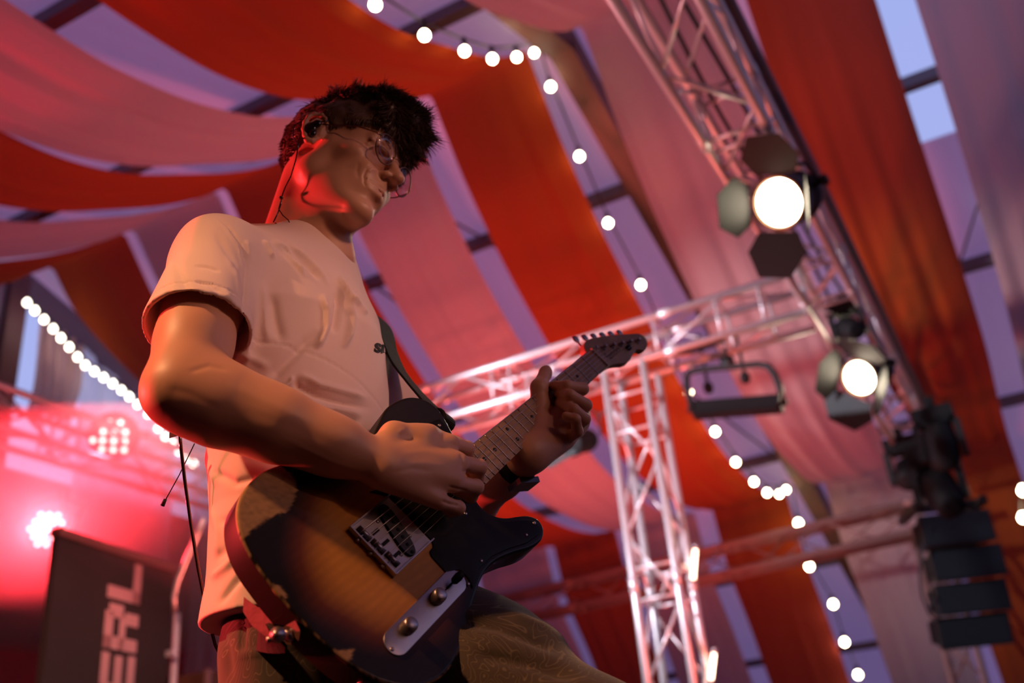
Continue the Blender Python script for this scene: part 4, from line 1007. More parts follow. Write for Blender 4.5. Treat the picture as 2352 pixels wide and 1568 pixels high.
# strumming hand: back of the hand to the viewer, fingers rolled in, thumb on top against the index
PW = W_R
MC = [gp(1032, 1018, .052), gp(1052, 1062, .052), gp(1040, 1108, .046), gp(1008, 1150, .038)]       # knuckle row index..little
for k, m_ in enumerate(MC):
    a0 = PW+_n(FA)*.012+(GX_*0)+_n(MC[3]-MC[0])*(-.012+.009*k)
    av.cone(a0, m_, .0175, (.0128, .0132, .0125, .0115)[k], .012, 'add')
av.cone(PW+_n(FA)*.03, (MC[1]+MC[2])/2-_n(FA)*.012, .021, .019, .02, 'add', (GZ_, .75))
FG = [  # each finger: proximal joint, middle joint, tip
    (gp(1072, 1030, .034), gp(1068, 1062, .016), gp(1052, 1068, .010)),
    (gp(1100, 1072, .036), gp(1096, 1100, .016), gp(1062, 1092, .010)),
    (gp(1093, 1118, .032), gp(1082, 1140, .014), gp(1046, 1124, .010)),
    (gp(1052, 1166, .026), gp(1036, 1174, .012), gp(1006, 1150, .010))]
for m_, (a, b, c), r in zip(MC, FG, (.0100, .0104, .0098, .0088)):
    av.chain([m_, a, b, c], [r*1.12, r*1.0, r*.90, r*.78], .0035)
    av.ell(a, (r*1.02,)*3, .004)
TH = [gp(905, 1000, .045), gp(985, 1000, .050), gp(1040, 1022, .036), gp(1068, 1048, .022)]
av.chain([PW+TU*.004]+TH, [.0190, .0175, .0135, .0112, .0088], .008)
av.ell(gp(960, 1010, .046), (.022, .019, .017), .012)
AVm, AQm = av.mesh(); AVm = relax(AVm, AQm, 1, .4); AN = normals(AVm, AQm)
def c8(*pts): return [(840+x*.17857, 940+y*.17857) for x, y in pts]
for ln, w_, am in ((c8((1050, 985), (1180, 1020), (1330, 1050)), 3.0, -.0022), (c8((960, 1170), (1080, 1215), (1230, 1240)), 3.4, -.0028), (c8((1210, 560), (1250, 640), (1240, 760)), 4, -.0014),
                   (c8((1230, 800), (1290, 795), (1340, 800)), 4.5, -.0022), (c8((420, 300), (470, 265), (520, 262)), 4, .0012),
                   (c8((300, 820), (600, 760), (900, 800)), 6, -.0011), (c8((450, 560), (800, 540), (1050, 600)), 7, .0010), (c8((500, 700), (800, 690), (1050, 740)), 6, .0009),
                   ([(380, 890), (440, 905), (520, 950)], 11, -.0010), ([(520, 880), (620, 925), (720, 975)], 11, .0010), ([(560, 940), (680, 985), (800, 1035)], 12, -.0008),
                   ([(430, 855), (480, 840), (530, 850)], 6, -.0018), ([(640, 1000), (760, 1060), (840, 1085)], 7, .0010)):
    AVm = stroke(AVm, AN, ln, w_, am*(.55 if w_ > 5 else .8), .0)
# fretting hand round the neck
lv = Vol(np.array([-.93, 1.10, .98]), np.array([-.50, 1.46, 1.40]), .0019)
W_L = at(1212, 1045, 1.50); E_L = at(1040, 1190, 1.66); E_L = W_L+_n(E_L-W_L)*.25
lv.chain([S_L+np.array([.03, .02, -.15]), E_L], [.045, .038], .02)
lv.chain([E_L, E_L+(W_L-E_L)*.3, E_L+(W_L-E_L)*.7, W_L], [.037, .040, .031, .0260], .02)
def gl(x, y, z): return g(x/1000, y/1000, z/1000)
def tipl(px, py, z): return gp(px, py, z)
PALM = at(1272, 1000, 1.53)
K_ = [at(1322, 905, 1.615), at(1332, 948, 1.60), at(1318, 985, 1.575), at(1296, 1012, 1.55)]     # knuckles, index..little
for k, m_ in enumerate(K_): lv.cone(W_L+_n(m_-W_L)*.012, m_, .0200, (.0125, .0128, .0122, .0115)[k], .014)
lv.cone(W_L, (K_[1]+K_[2])/2, .025, .020, .02)
lv.chain([W_L+_n(PALM-W_L)*.02, at(1240, 930, 1.575), at(1238, 890, 1.585), gp(1254, 852, -.006)], [.021, .0150, .0125, .0098], .010)
lv.ell(gp(1253, 858, -.006), (.0105, .0105, .0125), .004)
FL = [
    [K_[0], at(1338, 893, 1.585), at(1302, 886, 1.565), tipl(1272, 886, .004)],
    [K_[1], at(1345, 930, 1.555), at(1310, 908, 1.540), tipl(1283, 905, .004)],
    [K_[2], at(1342, 962, 1.535), at(1318, 940, 1.515), tipl(1284, 924, .004)],
    [K_[3], at(1326, 990, 1.515), at(1322, 962, 1.500), at(1300, 955, 1.502)]]
for pts, r in zip(FL, (.0096, .0098, .0094, .0084)):
    lv.chain(pts, [r*1.15, r*1.05, r*.95, r*.80], .003)
LVm, LQm = lv.mesh(); LVm = relax(LVm, LQm, 1, .4)
# hidden trunk under the clothes keeps the body in one piece
tv = Vol(np.array([-1.10, .78, .78]), np.array([-.70, 1.38, 1.62]), .006)
tv.ell((-.893, 1.07, 1.36), (.095, .145, .17), .03); tv.ell((-.885, 1.07, 1.08), (.095, .130, .20), .03)
tv.chain([S_R, NB, S_L], [.046, .044, .046], .03); tv.cone((-.89, 1.07, 1.45), NB, .07, .050, .03)
TVm, TQm = tv.mesh()
BV, BQ = merge((HVm, HQm), (AVm, AQm), (LVm, LQm), (TVm, TQm))
body_o = from_np('body', BV, BQ, SKIN, person)

# ------------------------------------------------------------------ t-shirt
hv2 = Vol(np.array([-1.14, .70, .90]), np.array([-.66, 1.42, 1.64]), .0029)
ZS = np.array([.80, .93, 1.00, 1.10, 1.20, 1.30, 1.38, 1.44, 1.49, 1.53, 1.56])
CXs = np.array([-.885, -.880, -.880, -.885, -.890, -.893, -.896, -.903, -.905, -.900, -.892]); CYs = np.array([1.085, 1.085, 1.085, 1.085, 1.08, 1.075, 1.07, 1.07, 1.07, 1.08, 1.09])
Bf = np.array([.132, .128, .120, .116, .116, .120, .121, .112, .090, .072, .064]); Al = np.array([.165, .160, .152, .146, .150, .162, .170, .162, .125, .084, .066])
def torso(P):
    z = P[..., 2]; i = lambda A: np.interp(z, ZS, A)
    q = np.sqrt(((P[..., 0]-i(CXs))/i(Bf))**2+((P[..., 1]-i(CYs))/i(Al))**2)
    d = (q-1)*np.minimum(i(Bf), i(Al))
    return np.maximum(d, np.maximum(.950-z, z-1.552))
hv2.op((-1.1, .8, .89), (-.7, 1.32, 1.56), torso, 0, 'add', .03)
hv2.chain([S_R+np.array([0, 0, -.006]), NB-np.array([0, 0.004, .045]), S_L+np.array([0, -.014, -.004])], [.055, .057, .048], .05)
hv2.ell(S_R+np.array([.006, .0, -.026]), (.060, .056, .058), .04); hv2.ell(S_L+np.array([.0, -.008, -.016]), (.054, .052, .052), .04)
# right sleeve: flared, open below
ua = _n(UA); SLV = np.linalg.norm(UA)*.60; hemn = _n(ua*.92+TU*-.25+_n(np.cross(ua, TU))*0)
hemc = S_R+ua*SLV
sl_out = lambda ra, rb, off=0: (lambda P: (np.linalg.norm(P-S_R-np.clip((P-S_R)@ua, 0, SLV+.05)[..., None]*ua, axis=-1)-(ra+(rb-ra)*np.clip(((P-S_R)@ua)/SLV, 0, 1.2))))
def sleeve(P): return np.maximum(sl_out(.057, .0705)(P), (P-hemc)@hemn)
hv2.op(np.minimum(S_R, hemc)-.09, np.maximum(S_R, hemc)+.09, sleeve, .022, 'add', .03)
# left sleeve (mostly hidden by the strap and the guitar)
uaL = _n(E_L-S_L); hemL = S_L+uaL*.19
def sleeveL(P):
    t = np.clip((P-S_L)@uaL, 0, .25); return np.maximum(np.linalg.norm(P-S_L-t[..., None]*uaL, axis=-1)-(.056+.016*t/.19), (P-hemL)@uaL)
hv2.op(np.minimum(S_L, hemL)-.09, np.maximum(S_L, hemL)+.09, sleeveL, .022, 'add', .03)
# hollow the sleeves
def inner(P):
    t = (P-S_R)@ua; return np.maximum(sl_out(.052, .0655)(P), .055-t)
hv2.op(np.minimum(S_R, hemc)-.08, np.maximum(S_R, hemc+ua*.05)+.08, inner, 0, 'sub', .01)
def innerL(P):
    t = (P-S_L)@uaL; return np.maximum(np.linalg.norm(P-S_L-np.clip(t, 0, .3)[..., None]*uaL, axis=-1)-(.051+.016*t/.19), .05-t)
hv2.op(np.minimum(S_L, hemL)-.08, np.maximum(S_L, hemL+uaL*.05)+.08, innerL, 0, 'sub', .01)
# collar: cut the neck hole along a slanting plane
cn = _n(np.array([.55, -.05, .83])); cpt = NB+np.array([.045, -.01, -.018])
def collar(P): return np.maximum((np.linalg.norm((P-(NB+np.array([.004, 0, 0])))-((P-NB)@cn)[..., None]*cn, axis=-1)-.066), -(P-cpt)@cn)
hv2.op(NB-.10, NB+.10, collar, .006, 'sub', .01)
SV, SQ = hv2.mesh(); SV = relax(SV, SQ, 1, .4); SN = normals(SV, SQ)
def c2(*pts): return [(280+x*.3826, 460+y*.3826) for x, y in pts]
FOLDS = [  # (polyline in the second close-up, width, height)
    (c2((745, 240), (762, 300), (770, 370)), 5, .0030), (c2((850, 240), (880, 290), (912, 360)), 5, .0040), (c2((900, 240), (980, 290), (1060, 380), (1100, 460)), 7, .0045), (c2((940, 250), (1030, 320), (1120, 400), (1180, 480)), 6, -.0035),
    (c2((1000, 260), (1100, 340), (1180, 420), (1240, 520)), 6, .0035), (c2((1285, 470), (1330, 560), (1375, 700), (1360, 800), (1330, 890)), 9, .0080), (c2((1200, 560), (1225, 660), (1225, 760), (1190, 850), (1160, 890)), 8, .0065),
    (c2((1290, 520), (1300, 620), (1290, 720), (1270, 800)), 9, -.0060), (c2((1300, 460), (1350, 540), (1420, 640)), 7, .0040), (c2((1380, 560), (1430, 640), (1470, 690)), 6, .0040),
    (c2((830, 480), (850, 640), (860, 760), (880, 860)), 12, .0040), (c2((900, 560), (920, 700), (960, 860)), 14, -.0040), (c2((1180, 780), (1060, 900), (960, 1000), (880, 1080)), 14, -.0050), (c2((1030, 1060), (1010, 1100), (940, 1150)), 6, .0050),
    (c2((1040, 1060), (1060, 1120), (1160, 1170), (1320, 1220), (1500, 1250)), 9, -.0060), (c2((1060, 1040), (1180, 1110), (1330, 1150), (1480, 1190)), 9, .0055), (c2((1110, 1250), (1280, 1250), (1450, 1290)), 8, .0045), (c2((1180, 1290), (1320, 1320), (1450, 1330)), 8, -.0040),
    (c2((650, 900), (760, 940), (900, 1010)), 12, .0040),
    # sleeve
    (c2((430, 390), (520, 400), (590, 430)), 4, -.0028), (c2((440, 480), (520, 500), (600, 560)), 5, -.0030), (c2((430, 540), (520, 560), (600, 600), (680, 660)), 5, .0030), (c2((440, 590), (560, 640), (640, 700)), 5, -.0032), (c2((480, 620), (560, 680), (600, 690)), 4, .0030),
    (c2((300, 330), (360, 470), (420, 600)), 12, -.0030), (c2((560, 200), (640, 330), (700, 450)), 8, -.0025), (c2((260, 560), (320, 600), (400, 640)), 7, -.0040), (c2((600, 520), (680, 640), (690, 740)), 7, .0030), (c2((620, 330), (700, 470), (720, 620)), 6, .0025),
    (c2((565, 95), (640, 160), (710, 260), (745, 400), (745, 560), (725, 720), (690, 850)), 3.2, -.0045), (c2((555, 105), (628, 172), (695, 270), (728, 400), (728, 560), (708, 700)), 3.5, .0018),
    (c2((720, 400), (735, 560), (745, 700)), 8, -.0040),
]
BK = [([(455, 1010), (475, 1060), (500, 1120)], 8, .004), ([(490, 1080), (540, 1110), (590, 1095)], 10, -.005), ([(500, 1200), (540, 1190), (520, 1260), (490, 1290)], 10, -.005), ([(480, 1330), (520, 1300), (550, 1270)], 10, .006), ([(500, 1390), (540, 1340), (570, 1310)], 9, -.006), ([(485, 1160), (500, 1220), (495, 1290)], 9, .004)]
for ln, w_, am in FOLDS+BK: SV = stroke(SV, SN, ln, w_*.85, am*(1.35 if ln[0][0] > 570 else .8), .02)
# soft random wrinkling, stretched along the body
wn = np.zeros(len(SV)); r_ = np.random.default_rng(4)
for k in range(26):
    v = r_.normal(size=3)*np.array([1, 1, .55]); v = v/np.linalg.norm(v)*r_.uniform(35, 120); wn += np.sin(SV@v+r_.uniform(0, 6.28))/np.linalg.norm(v)
SV = SV+SN*(wn*.011)[:, None]
# hem band of the sleeve
tt = (SV-S_R)@ua; hm_d = -(SV-hemc)@hemn; msk = (np.abs(hm_d-.020) < .0022) & (tt > .1) & (np.linalg.norm(SV-S_R-tt[:, None]*ua, axis=1) > .0655); SV[msk] -= (SN*.0012)[msk]
SHIRT = mat('tshirt_cotton', (.72, .55, .50), .85, sheen=.25, bump=(900, .25, .0006), noise=(6, .05))
shirt = from_np('t_shirt', SV, SQ, SHIRT, person)
from mathutils.bvhtree import BVHTree
bvh = BVHTree.FromPolygons([Vector(v) for v in SV], [tuple(q) for q in SQ])
def on_shirt(px, py, off=.002):
    r = _n(ray(px, py)); hit = bvh.ray_cast(Vector(CAM), Vector(r))
    return (np.array(hit[0])+np.array(hit[1])*off) if hit[0] is not None else None
# collar rib
MBc = MB(); ringp = []
e1 = _n(np.cross(cn, [0, 1.0, 0])); e2 = np.cross(cn, e1)
for k in range(49):
    th = 2*math.pi*k/48; ringp.append(NB+np.array([.004, 0, 0])+cn*((cpt-NB)@cn-.002)+(e1*math.cos(th)+e2*math.sin(th))*.066)
MBc.tube(ringp, .0062, 10, False); MBc.build('collar', SHIRT, shirt)

# small dark lettering on the chest
P0 = on_shirt(862, 797); n0 = _n(CAM-P0)
if P0 is not None:
    me, W_ = text_mesh('SLEEPLESS', .026, np.zeros(3), np.array([1., 0, 0]), np.array([0, 1., 0]), np.array([0, 0, 1.]), None, None, 'shirt_lettering', bold=.0012)
    out = []
    for v in W_:
        px_ = 858+v[0]*1250+v[1]*120; py_ = 806+v[0]*330-v[1]*1050
        q = on_shirt(px_, py_, .0012); out.append(q if q is not None else np.array([np.nan]*3))
    out = np.array(out); okv = ~np.isnan(out).any(1)
    out[~okv] = P0
    me.vertices.foreach_set('co', out.ravel())
    bm = bmesh.new(); bm.from_mesh(me); bmesh.ops.delete(bm, geom=[v for v in bm.verts if not okv[v.index]], context='VERTS'); bm.to_mesh(me); bm.free()
    link('shirt_lettering', me, mat('shirt_ink', (.02, .015, .02), .7), shirt, False)

# ------------------------------------------------------------------ trousers and shoes
tr = Vol(np.array([-1.12, .80, -.02]), np.array([-.28, 1.44, 1.06]), .0052)
HR = np.array([-.868, 1.035, .90]); HLg = np.array([-.84, 1.15, .985]); KR = np.array([-.85, .99, .50]); AR = np.array([-.90, .98, .10]); KL = np.array([-.50, 1.15, .745]); AL = np.array([-.52, 1.20, .31])
tr.ell((-.868, 1.10, .93), (.100, .130, .10), .03); tr.ell((-.872, 1.10, .99), (.098, .124, .06), .04)
tr.chain([HR, KR, AR], [.086, .070, .062], .05)
tr.chain([HLg, HLg+(KL-HLg)*.55, KL, AL], [.104, .092, .074, .062], .05)
TV2, TQ2 = tr.mesh(); TV2 = relax(TV2, TQ2, 2, .5); TN2 = normals(TV2, TQ2)
for ln, w_, am in (([(1040, 1420), (1150, 1440), (1300, 1500)], 12, -.006), ([(1150, 1400), (1250, 1440), (1340, 1500)], 10, .005), ([(1080, 1500), (1200, 1520), (1330, 1560)], 14, -.006), ([(550, 1390), (560, 1440), (556, 1500)], 5, -.004),
                   ([(530, 1510), (600, 1495), (640, 1500)], 5, .003), ([(640, 1490), (645, 1530), (650, 1568)], 4, .003), ([(500, 1450), (520, 1480), (530, 1568)], 10, -.004), ([(590, 1400), (620, 1440), (700, 1500)], 10, .005)):
    TV2 = stroke(TV2, TN2, ln, w_, am, .0)
PANT = bpy.data.materials.new('trouser_cloth'); PANT.use_nodes = True; t_ = PANT.node_tree; b_ = t_.nodes['Principled BSDF']; b_.inputs['Roughness'].default_value = .85; b_.inputs['Sheen Weight'].default_value = .2
co_ = t_.nodes.new('ShaderNodeTexCoord'); vo = t_.nodes.new('ShaderNodeTexNoise'); vo.inputs['Scale'].default_value = 9; vo.inputs['Detail'].default_value = 1.0; vo.inputs['Distortion'].default_value = 2.6
t_.links.new(co_.outputs['Object'], vo.inputs['Vector'])
sn = t_.nodes.new('ShaderNodeMath'); sn.operation = 'MULTIPLY'; sn.inputs[1].default_value = 75; t_.links.new(vo.outputs['Fac'], sn.inputs[0])
s2 = t_.nodes.new('ShaderNodeMath'); s2.operation = 'SINE'; t_.links.new(sn.outputs[0], s2.inputs[0])
r2 = t_.nodes.new('ShaderNodeValToRGB'); r2.color_ramp.elements[0].position = .86; r2.color_ramp.elements[0].color = (.045, .030, .019, 1); r2.color_ramp.elements[1].position = .97; r2.color_ramp.elements[1].color = (.115, .085, .055, 1)
t_.links.new(s2.outputs[0], r2.inputs[0]); t_.links.new(r2.outputs[0], b_.inputs['Base Color'])
tro = from_np('trousers', TV2, TQ2, PANT, person)
pocket = MB()
for A_, dr in ((AR, np.array([1., 0, 0])), (AL, np.array([1., 0, 0]))):
    sv_ = Vol(A_-np.array([.16, .10, .16]), A_+np.array([.24, .10, .05]), .005)
    sv_.chain([A_+np.array([-.05, 0, -.065]), A_+np.array([.06, 0, -.062]), A_+np.array([.14, 0, -.075])], [.040, .042, .030], .03); sv_.cone(A_, A_+np.array([.0, 0, -.06]), .045, .045, .02)
    a_, b__ = sv_.mesh(); from_np('shoe', a_, b__, DARK, person)

# ------------------------------------------------------------------ hair
cv = Vol(H0-np.array([.16, .16, .10]), H0+np.array([.21, .16, .20]), .0026)
def hairline(P):
    q = (P-H0)@HA.T; f, u = q[..., 0], q[..., 2]
    return np.interp(f, [-.12, -.07, -.045, -.025, .0, .022, .045, .07, .10, .13], [-.045, -.050, -.022, .012, .030, .018, .020, .032, .046, .048])-u
cv.op(H0-.14, H0+np.array([.17, .15, .17]), lambda P: np.maximum((lambda q: (lambda k0, k1: k0*(k0-1)/k1)(np.sqrt(((q/np.array([.105, .086, .098]))**2).sum(-1)), np.sqrt(((q/np.array([.105, .086, .098])**2)**2).sum(-1))+1e-9))((P-h(-.012, 0, .050))@HA.T), hairline(P)), 0, 'add', .01)
cv.op(h(.05, 0, .06)-.10, h(.05, 0, .06)+.10, lambda P: np.maximum((lambda q: (lambda k0, k1: k0*(k0-1)/k1)(np.sqrt(((q/np.array([.064, .0765, .062]))**2).sum(-1)), np.sqrt(((q/np.array([.064, .0765, .062])**2)**2).sum(-1))+1e-9))((P-h(.046, 0, .044))@HA.T), np.interp(((P-H0)@HA.T)[..., 0], [-.02, .02, .045, .07, .09, .11], [.03, .020, .026, .034, .046, .05])-((P-H0)@HA.T)[..., 2]), .006, 'add', .01)
cv.ell(h(.010, 0, .118), (.085, .066, .036), .02, 'add', HA)
cv.ell(h(.070, 0, .102), (.052, .060, .036), .02, 'add', HA); cv.ell(h(.082, -.004, .082), (.028, .052, .024), .02, 'add', HA); cv.ell(h(.088, .010, .072), (.020, .042, .019), .02, 'add', HA)
CVm, CQm = cv.mesh(); CVm = relax(CVm, CQm, 2, .5); CN = normals(CVm, CQm)
ln_ = np.zeros(len(CVm))
for k in range(20):
    v = r_.normal(size=3); v = v/np.linalg.norm(v)*r_.uniform(90, 260); ln_ += np.sin(CVm@v+r_.uniform(0, 6.28))/np.linalg.norm(v)
CVm = CVm+CN*(ln_*.10)[:, None]
HAIR = mat('dark_brown_hair', (.095, .048, .026), .45, sheen=.1)
hair = from_np('hair', CVm, CQm, HAIR, person)
# strands as thin tapered blades, one mesh
tri = CVm[CQm].mean(1); tn_ = normals(CVm, CQm)[CQm[:, 0]]
N_S = 22000; pick = r_.integers(0, len(tri), N_S); R0 = tri[pick]+r_.normal(size=(N_S, 3))*.0012; Nn = tn_[pick]
ql = (R0-H0)@HA.T
ok_ = ((R0-h(0, 0, .03))*Nn).sum(1) > 0; R0, Nn, ql = R0[ok_], Nn[ok_], ql[ok_]; N_S = len(R0)
top = np.clip((ql[:, 2]-.075)/.05, 0, 1); frt = np.clip((ql[:, 0]-.06)/.05, 0, 1)
clump = np.stack([np.sin(R0@np.array(v)*1.0+p_) for v, p_ in (((140, 60, 30), 0), ((-50, 150, 70), 1), ((80, -40, 160), 2))], 1)
dirv = Nn*(.20+.28*top+.1*frt)[:, None]+HF*(.15+.55*top+.15*frt)[:, None]-HU*(.75*(1-top)*(1-.6*frt)+.25*frt)[:, None]-HF*(.35*(1-top)*(1-frt))[:, None]+clump@HA*.24+r_.normal(size=(N_S, 3))*.10
dirv /= np.linalg.norm(dirv, axis=1)[:, None]
Ls = (.007+.014*top+.008*frt)*r_.uniform(.6, 1.25, N_S); stray = r_.random(N_S) < .012; Ls[stray] *= 1.7
bend = clump@HA*.34-HU*.36+HF*.25+r_.normal(size=(N_S, 3))*.10
nseg = 4; PT = []
for k in range(nseg+1):
    t = k/nseg; PT.append(R0-Nn*.002+dirv*(Ls*t)[:, None]+bend*(Ls*t*t*.55)[:, None])
PT = np.array(PT); rad = np.array([.00075, .0007, .00055, .0004, .00012])
sd = np.cross(dirv, r_.normal(size=(N_S, 3))); sd /= np.linalg.norm(sd, axis=1)[:, None]; sd2 = np.cross(dirv, sd)
VV = np.zeros((N_S, nseg+1, 3, 3))
for j in range(3):
    a = 2*math.pi*j/3
    for k in range(nseg+1): VV[:, k, j] = PT[k]+(sd*math.cos(a)+sd2*math.sin(a))*rad[k]
base = np.arange(N_S)[:, None]*(nseg+1)*3; QQ = []
for k in range(nseg):
    for j in range(3): QQ.append(base+np.array([[k*3+j, k*3+(j+1) % 3, (k+1)*3+(j+1) % 3, (k+1)*3+j]]))
from_np('hair_strands', VV.reshape(-1, 3), np.concatenate(QQ), HAIR, hair)
# eyebrows
MBb = MB()
for s in (-1, 1):
    for k in range(70):
        t = k/70; p = h(.104-.018*t*t-.002, s*(.012+.036*t), .022+.007*math.sin(t*2.5)+r_.normal()*.0012); MBb.tube([p, p+HL*s*.006-HU*.001+HF*.002+r_.normal(size=3)*.0008], [.0004, .0001], 3, False)
MBb.build('eyebrow', HAIR, person)

# ------------------------------------------------------------------ things worn and held
# round wire glasses
gl_ = empty('glasses', h(.112, 0, .005), 'round thin metal glasses worn by the guitarist', 'glasses')
WIRE = mat('gold_wire', (.26, .13, .08), .3, 1.0)
GLS = bpy.data.materials.new('spectacle_lens'); GLS.use_nodes = True; t_ = GLS.node_tree; b_ = t_.nodes['Principled BSDF']
t_.nodes.remove(b_); tp_ = t_.nodes.new('ShaderNodeBsdfTransparent'); tp_.inputs[0].default_value = (.93, .90, .90, 1); go_ = t_.nodes.new('ShaderNodeBsdfGlossy'); go_.inputs['Roughness'].default_value = .03; mx_ = t_.nodes.new('ShaderNodeMixShader'); fr_ = t_.nodes.new('ShaderNodeFresnel'); fr_.inputs[0].default_value = 1.4; mx_.inputs[0].default_value = .07; t_.links.new(tp_.outputs[0], mx_.inputs[1]); t_.links.new(go_.outputs[0], mx_.inputs[2]); t_.links.new(mx_.outputs[0], t_.nodes['Material Output'].inputs[0])
for s in (-1, 1):
    c = h(.113, s*.0345, .000); nrm = _n(HF*1+HL*s*.10-HU*.12); xx = _n(np.cross(HU, nrm)); yy = np.cross(nrm, xx); R_ = .0238
    MB().tube([c+(xx*math.cos(a)*1.02+yy*math.sin(a)*.98)*R_ for a in np.linspace(0, 2*math.pi, 49)], .00105, 8, False).build('rim', WIRE, gl_)
    MB().lathe(c, nrm, [(-.0004, R_*.5), (-.0004, R_*.985), (.0004, R_*.985), (.0006, R_*.6), (.0008, .0001)], 40).build('lens', GLS, gl_)
    hp = c+HL*s*R_*1.0+HU*.006
    MB().tube([hp, hp+HL*s*.006-HF*.006, h(.075, s*.076, .010), h(.030, s*.0785, .014), h(-.006, s*.082, .016), h(-.022, s*.083, .004), h(-.028, s*.080, -.012)], .0011, 8).build('temple', WIRE, gl_)
    MB().tube([c-HL*s*R_*.8-HU*.006, c-HL*s*R_*.95-HF*.008-HU*.008, h(.1035, s*.011, -.006)], .0006, 6).build('nose_pad', WIRE, gl_)
MB().tube([h(.113, -.0345+.0225, .006), h(.1175, -.005, .0095), h(.1175, .005, .0095), h(.113, .0345-.0225, .006)], .0010, 8).build('bridge', WIRE, gl_)
# in-ear monitor with its cable looped over the ear
im = empty('in_ear_monitor', h(.0, -.085, 0), 'black in-ear monitor in the ear with thin twisted cable', 'earphone')
GLOSS = mat('glossy_black', (.012, .010, .012), .12, coat=.8)
ev = Vol(h(-.004, -.086, 0)-.03, h(-.004, -.086, 0)+.03, .0012)
ev.ell(h(-.004, -.088, -.003), (.0130, .0075, .0140), .004, 'add', HA); ev.ell(h(.006, -.089, .006), (.0085, .0060, .0085), .003, 'add', HA); ev.ell(h(.008, -.087, -.015), (.006, .005, .008), .003, 'add', HA)
a_, b__ = ev.mesh(); from_np('shell', a_, b__, GLOSS, im)
cab = [h(.003, -.088, .008), h(.012, -.086, .016), h(.017, -.083, .020), h(.014, -.081, .028), h(.004, -.081, .033), h(-.012, -.083, .034), h(-.030, -.086, .026), h(-.040, -.088, .008), h(-.038, -.080, -.010)]
cab += [at(x, y, d_) for x, y, d_ in ((686, 330, 1.545), (680, 365, 1.55), (668, 405, 1.56), (655, 430, 1.565), (647, 452, 1.57), (645, 470, 1.565), (638, 490, 1.555), (628, 510, 1.545))]
MB().tube(cab, .0011, 6).build('cable', GLOSS, im)
MB().tube([at(x, y, d_) for x, y, d_ in ((645, 462, 1.568), (640, 480, 1.56), (650, 495, 1.55), (662, 505, 1.54), (666, 514, 1.535), (660, 521, 1.53), (645, 520, 1.53), (632, 512, 1.535))], .0010, 6).build('cable_loop', GLOSS, im)
MB().ball(at(646, 454, 1.566), .0032, 8).build('cable_slider', GLOSS, im)
# wrist watch
wt = empty('wristwatch', W_L, 'black wristwatch on the fretting arm', 'watch')
wd_ = _n(W_L-E_L); wc = W_L-wd_*.030; rr_ = .0300
MB().lathe(wc-wd_*.011, wd_, [(0, rr_), (.001, rr_+.002), (.021, rr_+.001), (.022, rr_-.001)], 28).build('strap', DARK, wt)
vv = _n(CAM-wc); vv = _n(vv-wd_*(vv@wd_)); sdv = _n(np.cross(wd_, vv)); dn_ = sdv if sdv[2] < 0 else -sdv; od = _n(dn_*.9+vv*.5)
MB().box(wc+od*(rr_+.004), (.034, .036, .009), wd_, np.cross(wd_, od), od).build('case', GLOSS, wt, smooth=False)
# guitar strap
st = empty('guitar_strap', NB, 'black guitar strap over the left shoulder down to the upper horn', 'strap')
def ribbon(pts, wdir, w_, th, name, m, parent, per=8):
    P = np.array(pts, float); W = np.array([_n(v) for v in wdir]); o = []; ow = []
    for i in range(len(P)-1):
        p0, p1, p2, p3 = P[max(i-1, 0)], P[i], P[i+1], P[min(i+2, len(P)-1)]
        for k in range(per):
            t = k/per; o.append(.5*((2*p1)+(-p0+p2)*t+(2*p0-5*p1+4*p2-p3)*t*t+(-p0+3*p1-3*p2+p3)*t**3)); ow.append(_n(W[i]*(1-t)+W[i+1]*t))
    o.append(P[-1]); ow.append(W[-1]); V = []; F = []
    for i in range(len(o)):
        tg = _n(o[min(i+1, len(o)-1)]-o[max(i-1, 0)]); nn = _n(np.cross(tg, ow[i])); ws = _n(np.cross(nn, tg)); e_ = w_/2*(1 if 0 < i < len(o)-1 else .6)
        V += [o[i]-ws*e_-nn*th/2, o[i]+ws*e_-nn*th/2, o[i]+ws*e_+nn*th/2, o[i]-ws*e_+nn*th/2]
    for i in range(len(o)-1):
        for k in range(4): F.append((i*4+k, i*4+(k+1) % 4, (i+1)*4+(k+1) % 4, (i+1)*4+k))
    F += [(0, 1, 2, 3), tuple(len(V)-4+k for k in (3, 2, 1, 0))]
    return pydata(name, V, F, m, parent, False)
LEATHER = mat('black_leather', (.010, .008, .007), .65, bump=(90, .3, .002), spec=.12)
BROWNL = mat('brown_leather', (.09, .030, .02), .6, bump=(60, .4, .002))
SP = [np.array([-1.0, 1.12, 1.44]), np.array([-.965, 1.15, 1.530])]; SPW = [np.array([0, 1., 0])]*2
for (px_, py_, y_) in ((778, 594, 1.178), (790, 618, 1.190), (806, 650, 1.202), (830, 695, 1.210), (860, 748, 1.210), (890, 798, 1.205), (915, 842, 1.205), (948, 885, 1.205)):
    q = onY(px_, py_, y_); s_ = bvh.ray_cast(Vector((-.4, y_, q[2])), Vector((-1, 0, 0)))[0]
    if s_ is not None: q[0] = max(q[0], s_[0]+.007)
    SP.append(q); SPW.append(np.array([-.12, 1, .02]))
SP += [onY(985, 925, 1.195), onY(1020, 958, 1.175), g(.264, .078, -.034)]; SPW += [np.array([-.12, 1, .1]), np.array([-.2, .8, .3]), np.array([-.25, .6, .4])]
ribbon(SP, SPW, .047, .0035, 'band', LEATHER, st)
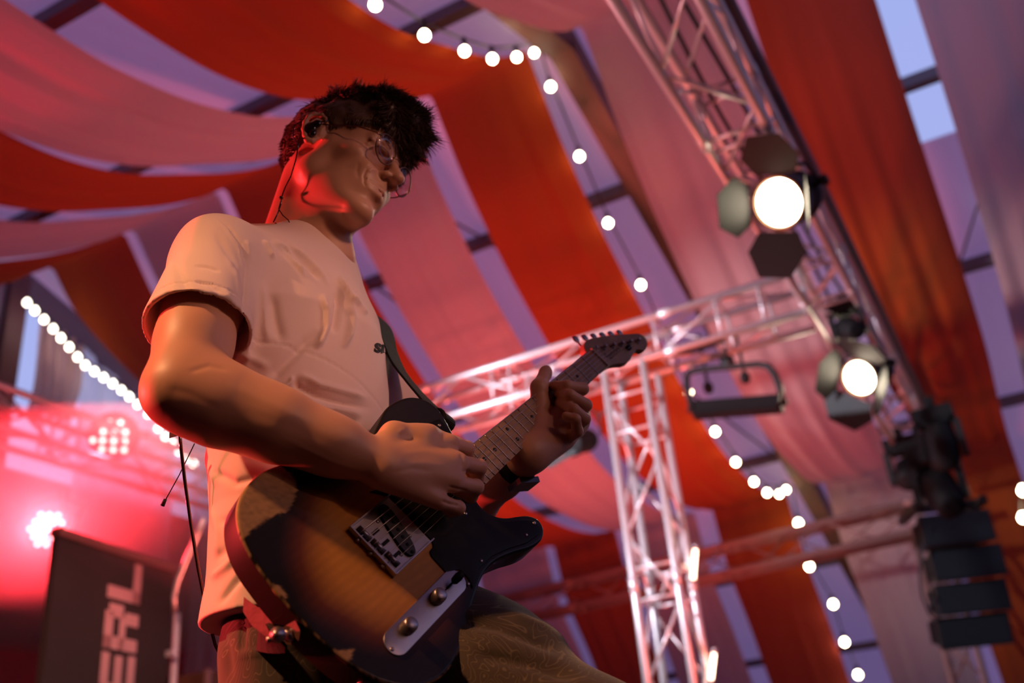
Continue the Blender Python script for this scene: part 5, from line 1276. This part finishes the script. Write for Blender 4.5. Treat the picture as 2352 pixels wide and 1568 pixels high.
TB = [np.array([-1.0, 1.12, 1.44]), np.array([-.985, 1.09, 1.25]), np.array([-.97, 1.05, 1.08]), np.array([-.93, 1.0, 1.0]), at(580, 1445, 1.24), g(-.160, .004, -.040)]
ribbon(TB, [(0, 1, 0), (0, 1, .2), (0, .8, .6), (0, .5, 1), (.2, .3, 1), tuple(GY_)], .036, .0035, 'rear_band', LEATHER, st)
tb_ = MB(); tb_.prism([at(x, y, 1.165-(x-560)*.00055) for x, y in ((560, 1370), (592, 1394), (628, 1404), (660, 1412), (680, 1428), (690, 1450), (686, 1470), (670, 1481), (648, 1478), (610, 1462), (578, 1436), (558, 1404))], _n(ray(620, 1430))*.004); tb_.build('end_tab', BROWNL, st, smooth=False)
b = MB().lathe(at(640, 1458, 1.075), _n(CAM-at(640, 1458, 1.075)+np.array([-.3, 0, .1])), [(-.006, .004), (0, .004), (.002, .0085), (.006, .0090), (.009, .006), (.013, .004), (.014, .001)], 18)
b.build('strap_lock', METAL, st)
MB().tube([at(640, 1466, 1.078), at(622, 1468, 1.072), at(612, 1470, 1.07)], [.0036, .003, .0036], 10).build('lock_pin', METAL, st)
# cable hanging from the belt pack and its antenna
CP = [at(x, y, 1.33) for x, y in ((412, 985), (416, 1030), (424, 1100), (438, 1200), (456, 1310), (474, 1400), (494, 1480), (520, 1530), (560, 1590))]
set_props(MB().tube(CP, .0024, 8).build('guitar_cable', GLOSS), 'black cable hanging down behind the guitarist\'s back from the elbow', 'cable')
bp2 = empty('wireless_pack', at(405, 990, 1.36), 'black wireless pack peeking out below the elbow with a thin antenna', 'transmitter')
MB().box(at(408, 985, 1.36), (.030, .020, .016), ray(1176, 784), (0, 0, 1), (1, 0, 0)).build('case', DARK, bp2, smooth=False)
MB().tube([at(447, 1018, 1.37), at(412, 1090, 1.365), at(380, 1148, 1.36)], .0008, 6).build('antenna', DARK, bp2)
MB().tube([at(380, 1146, 1.36), at(373, 1161, 1.36)], [.0022, .0030], 8).build('antenna_tip', DARK, bp2)
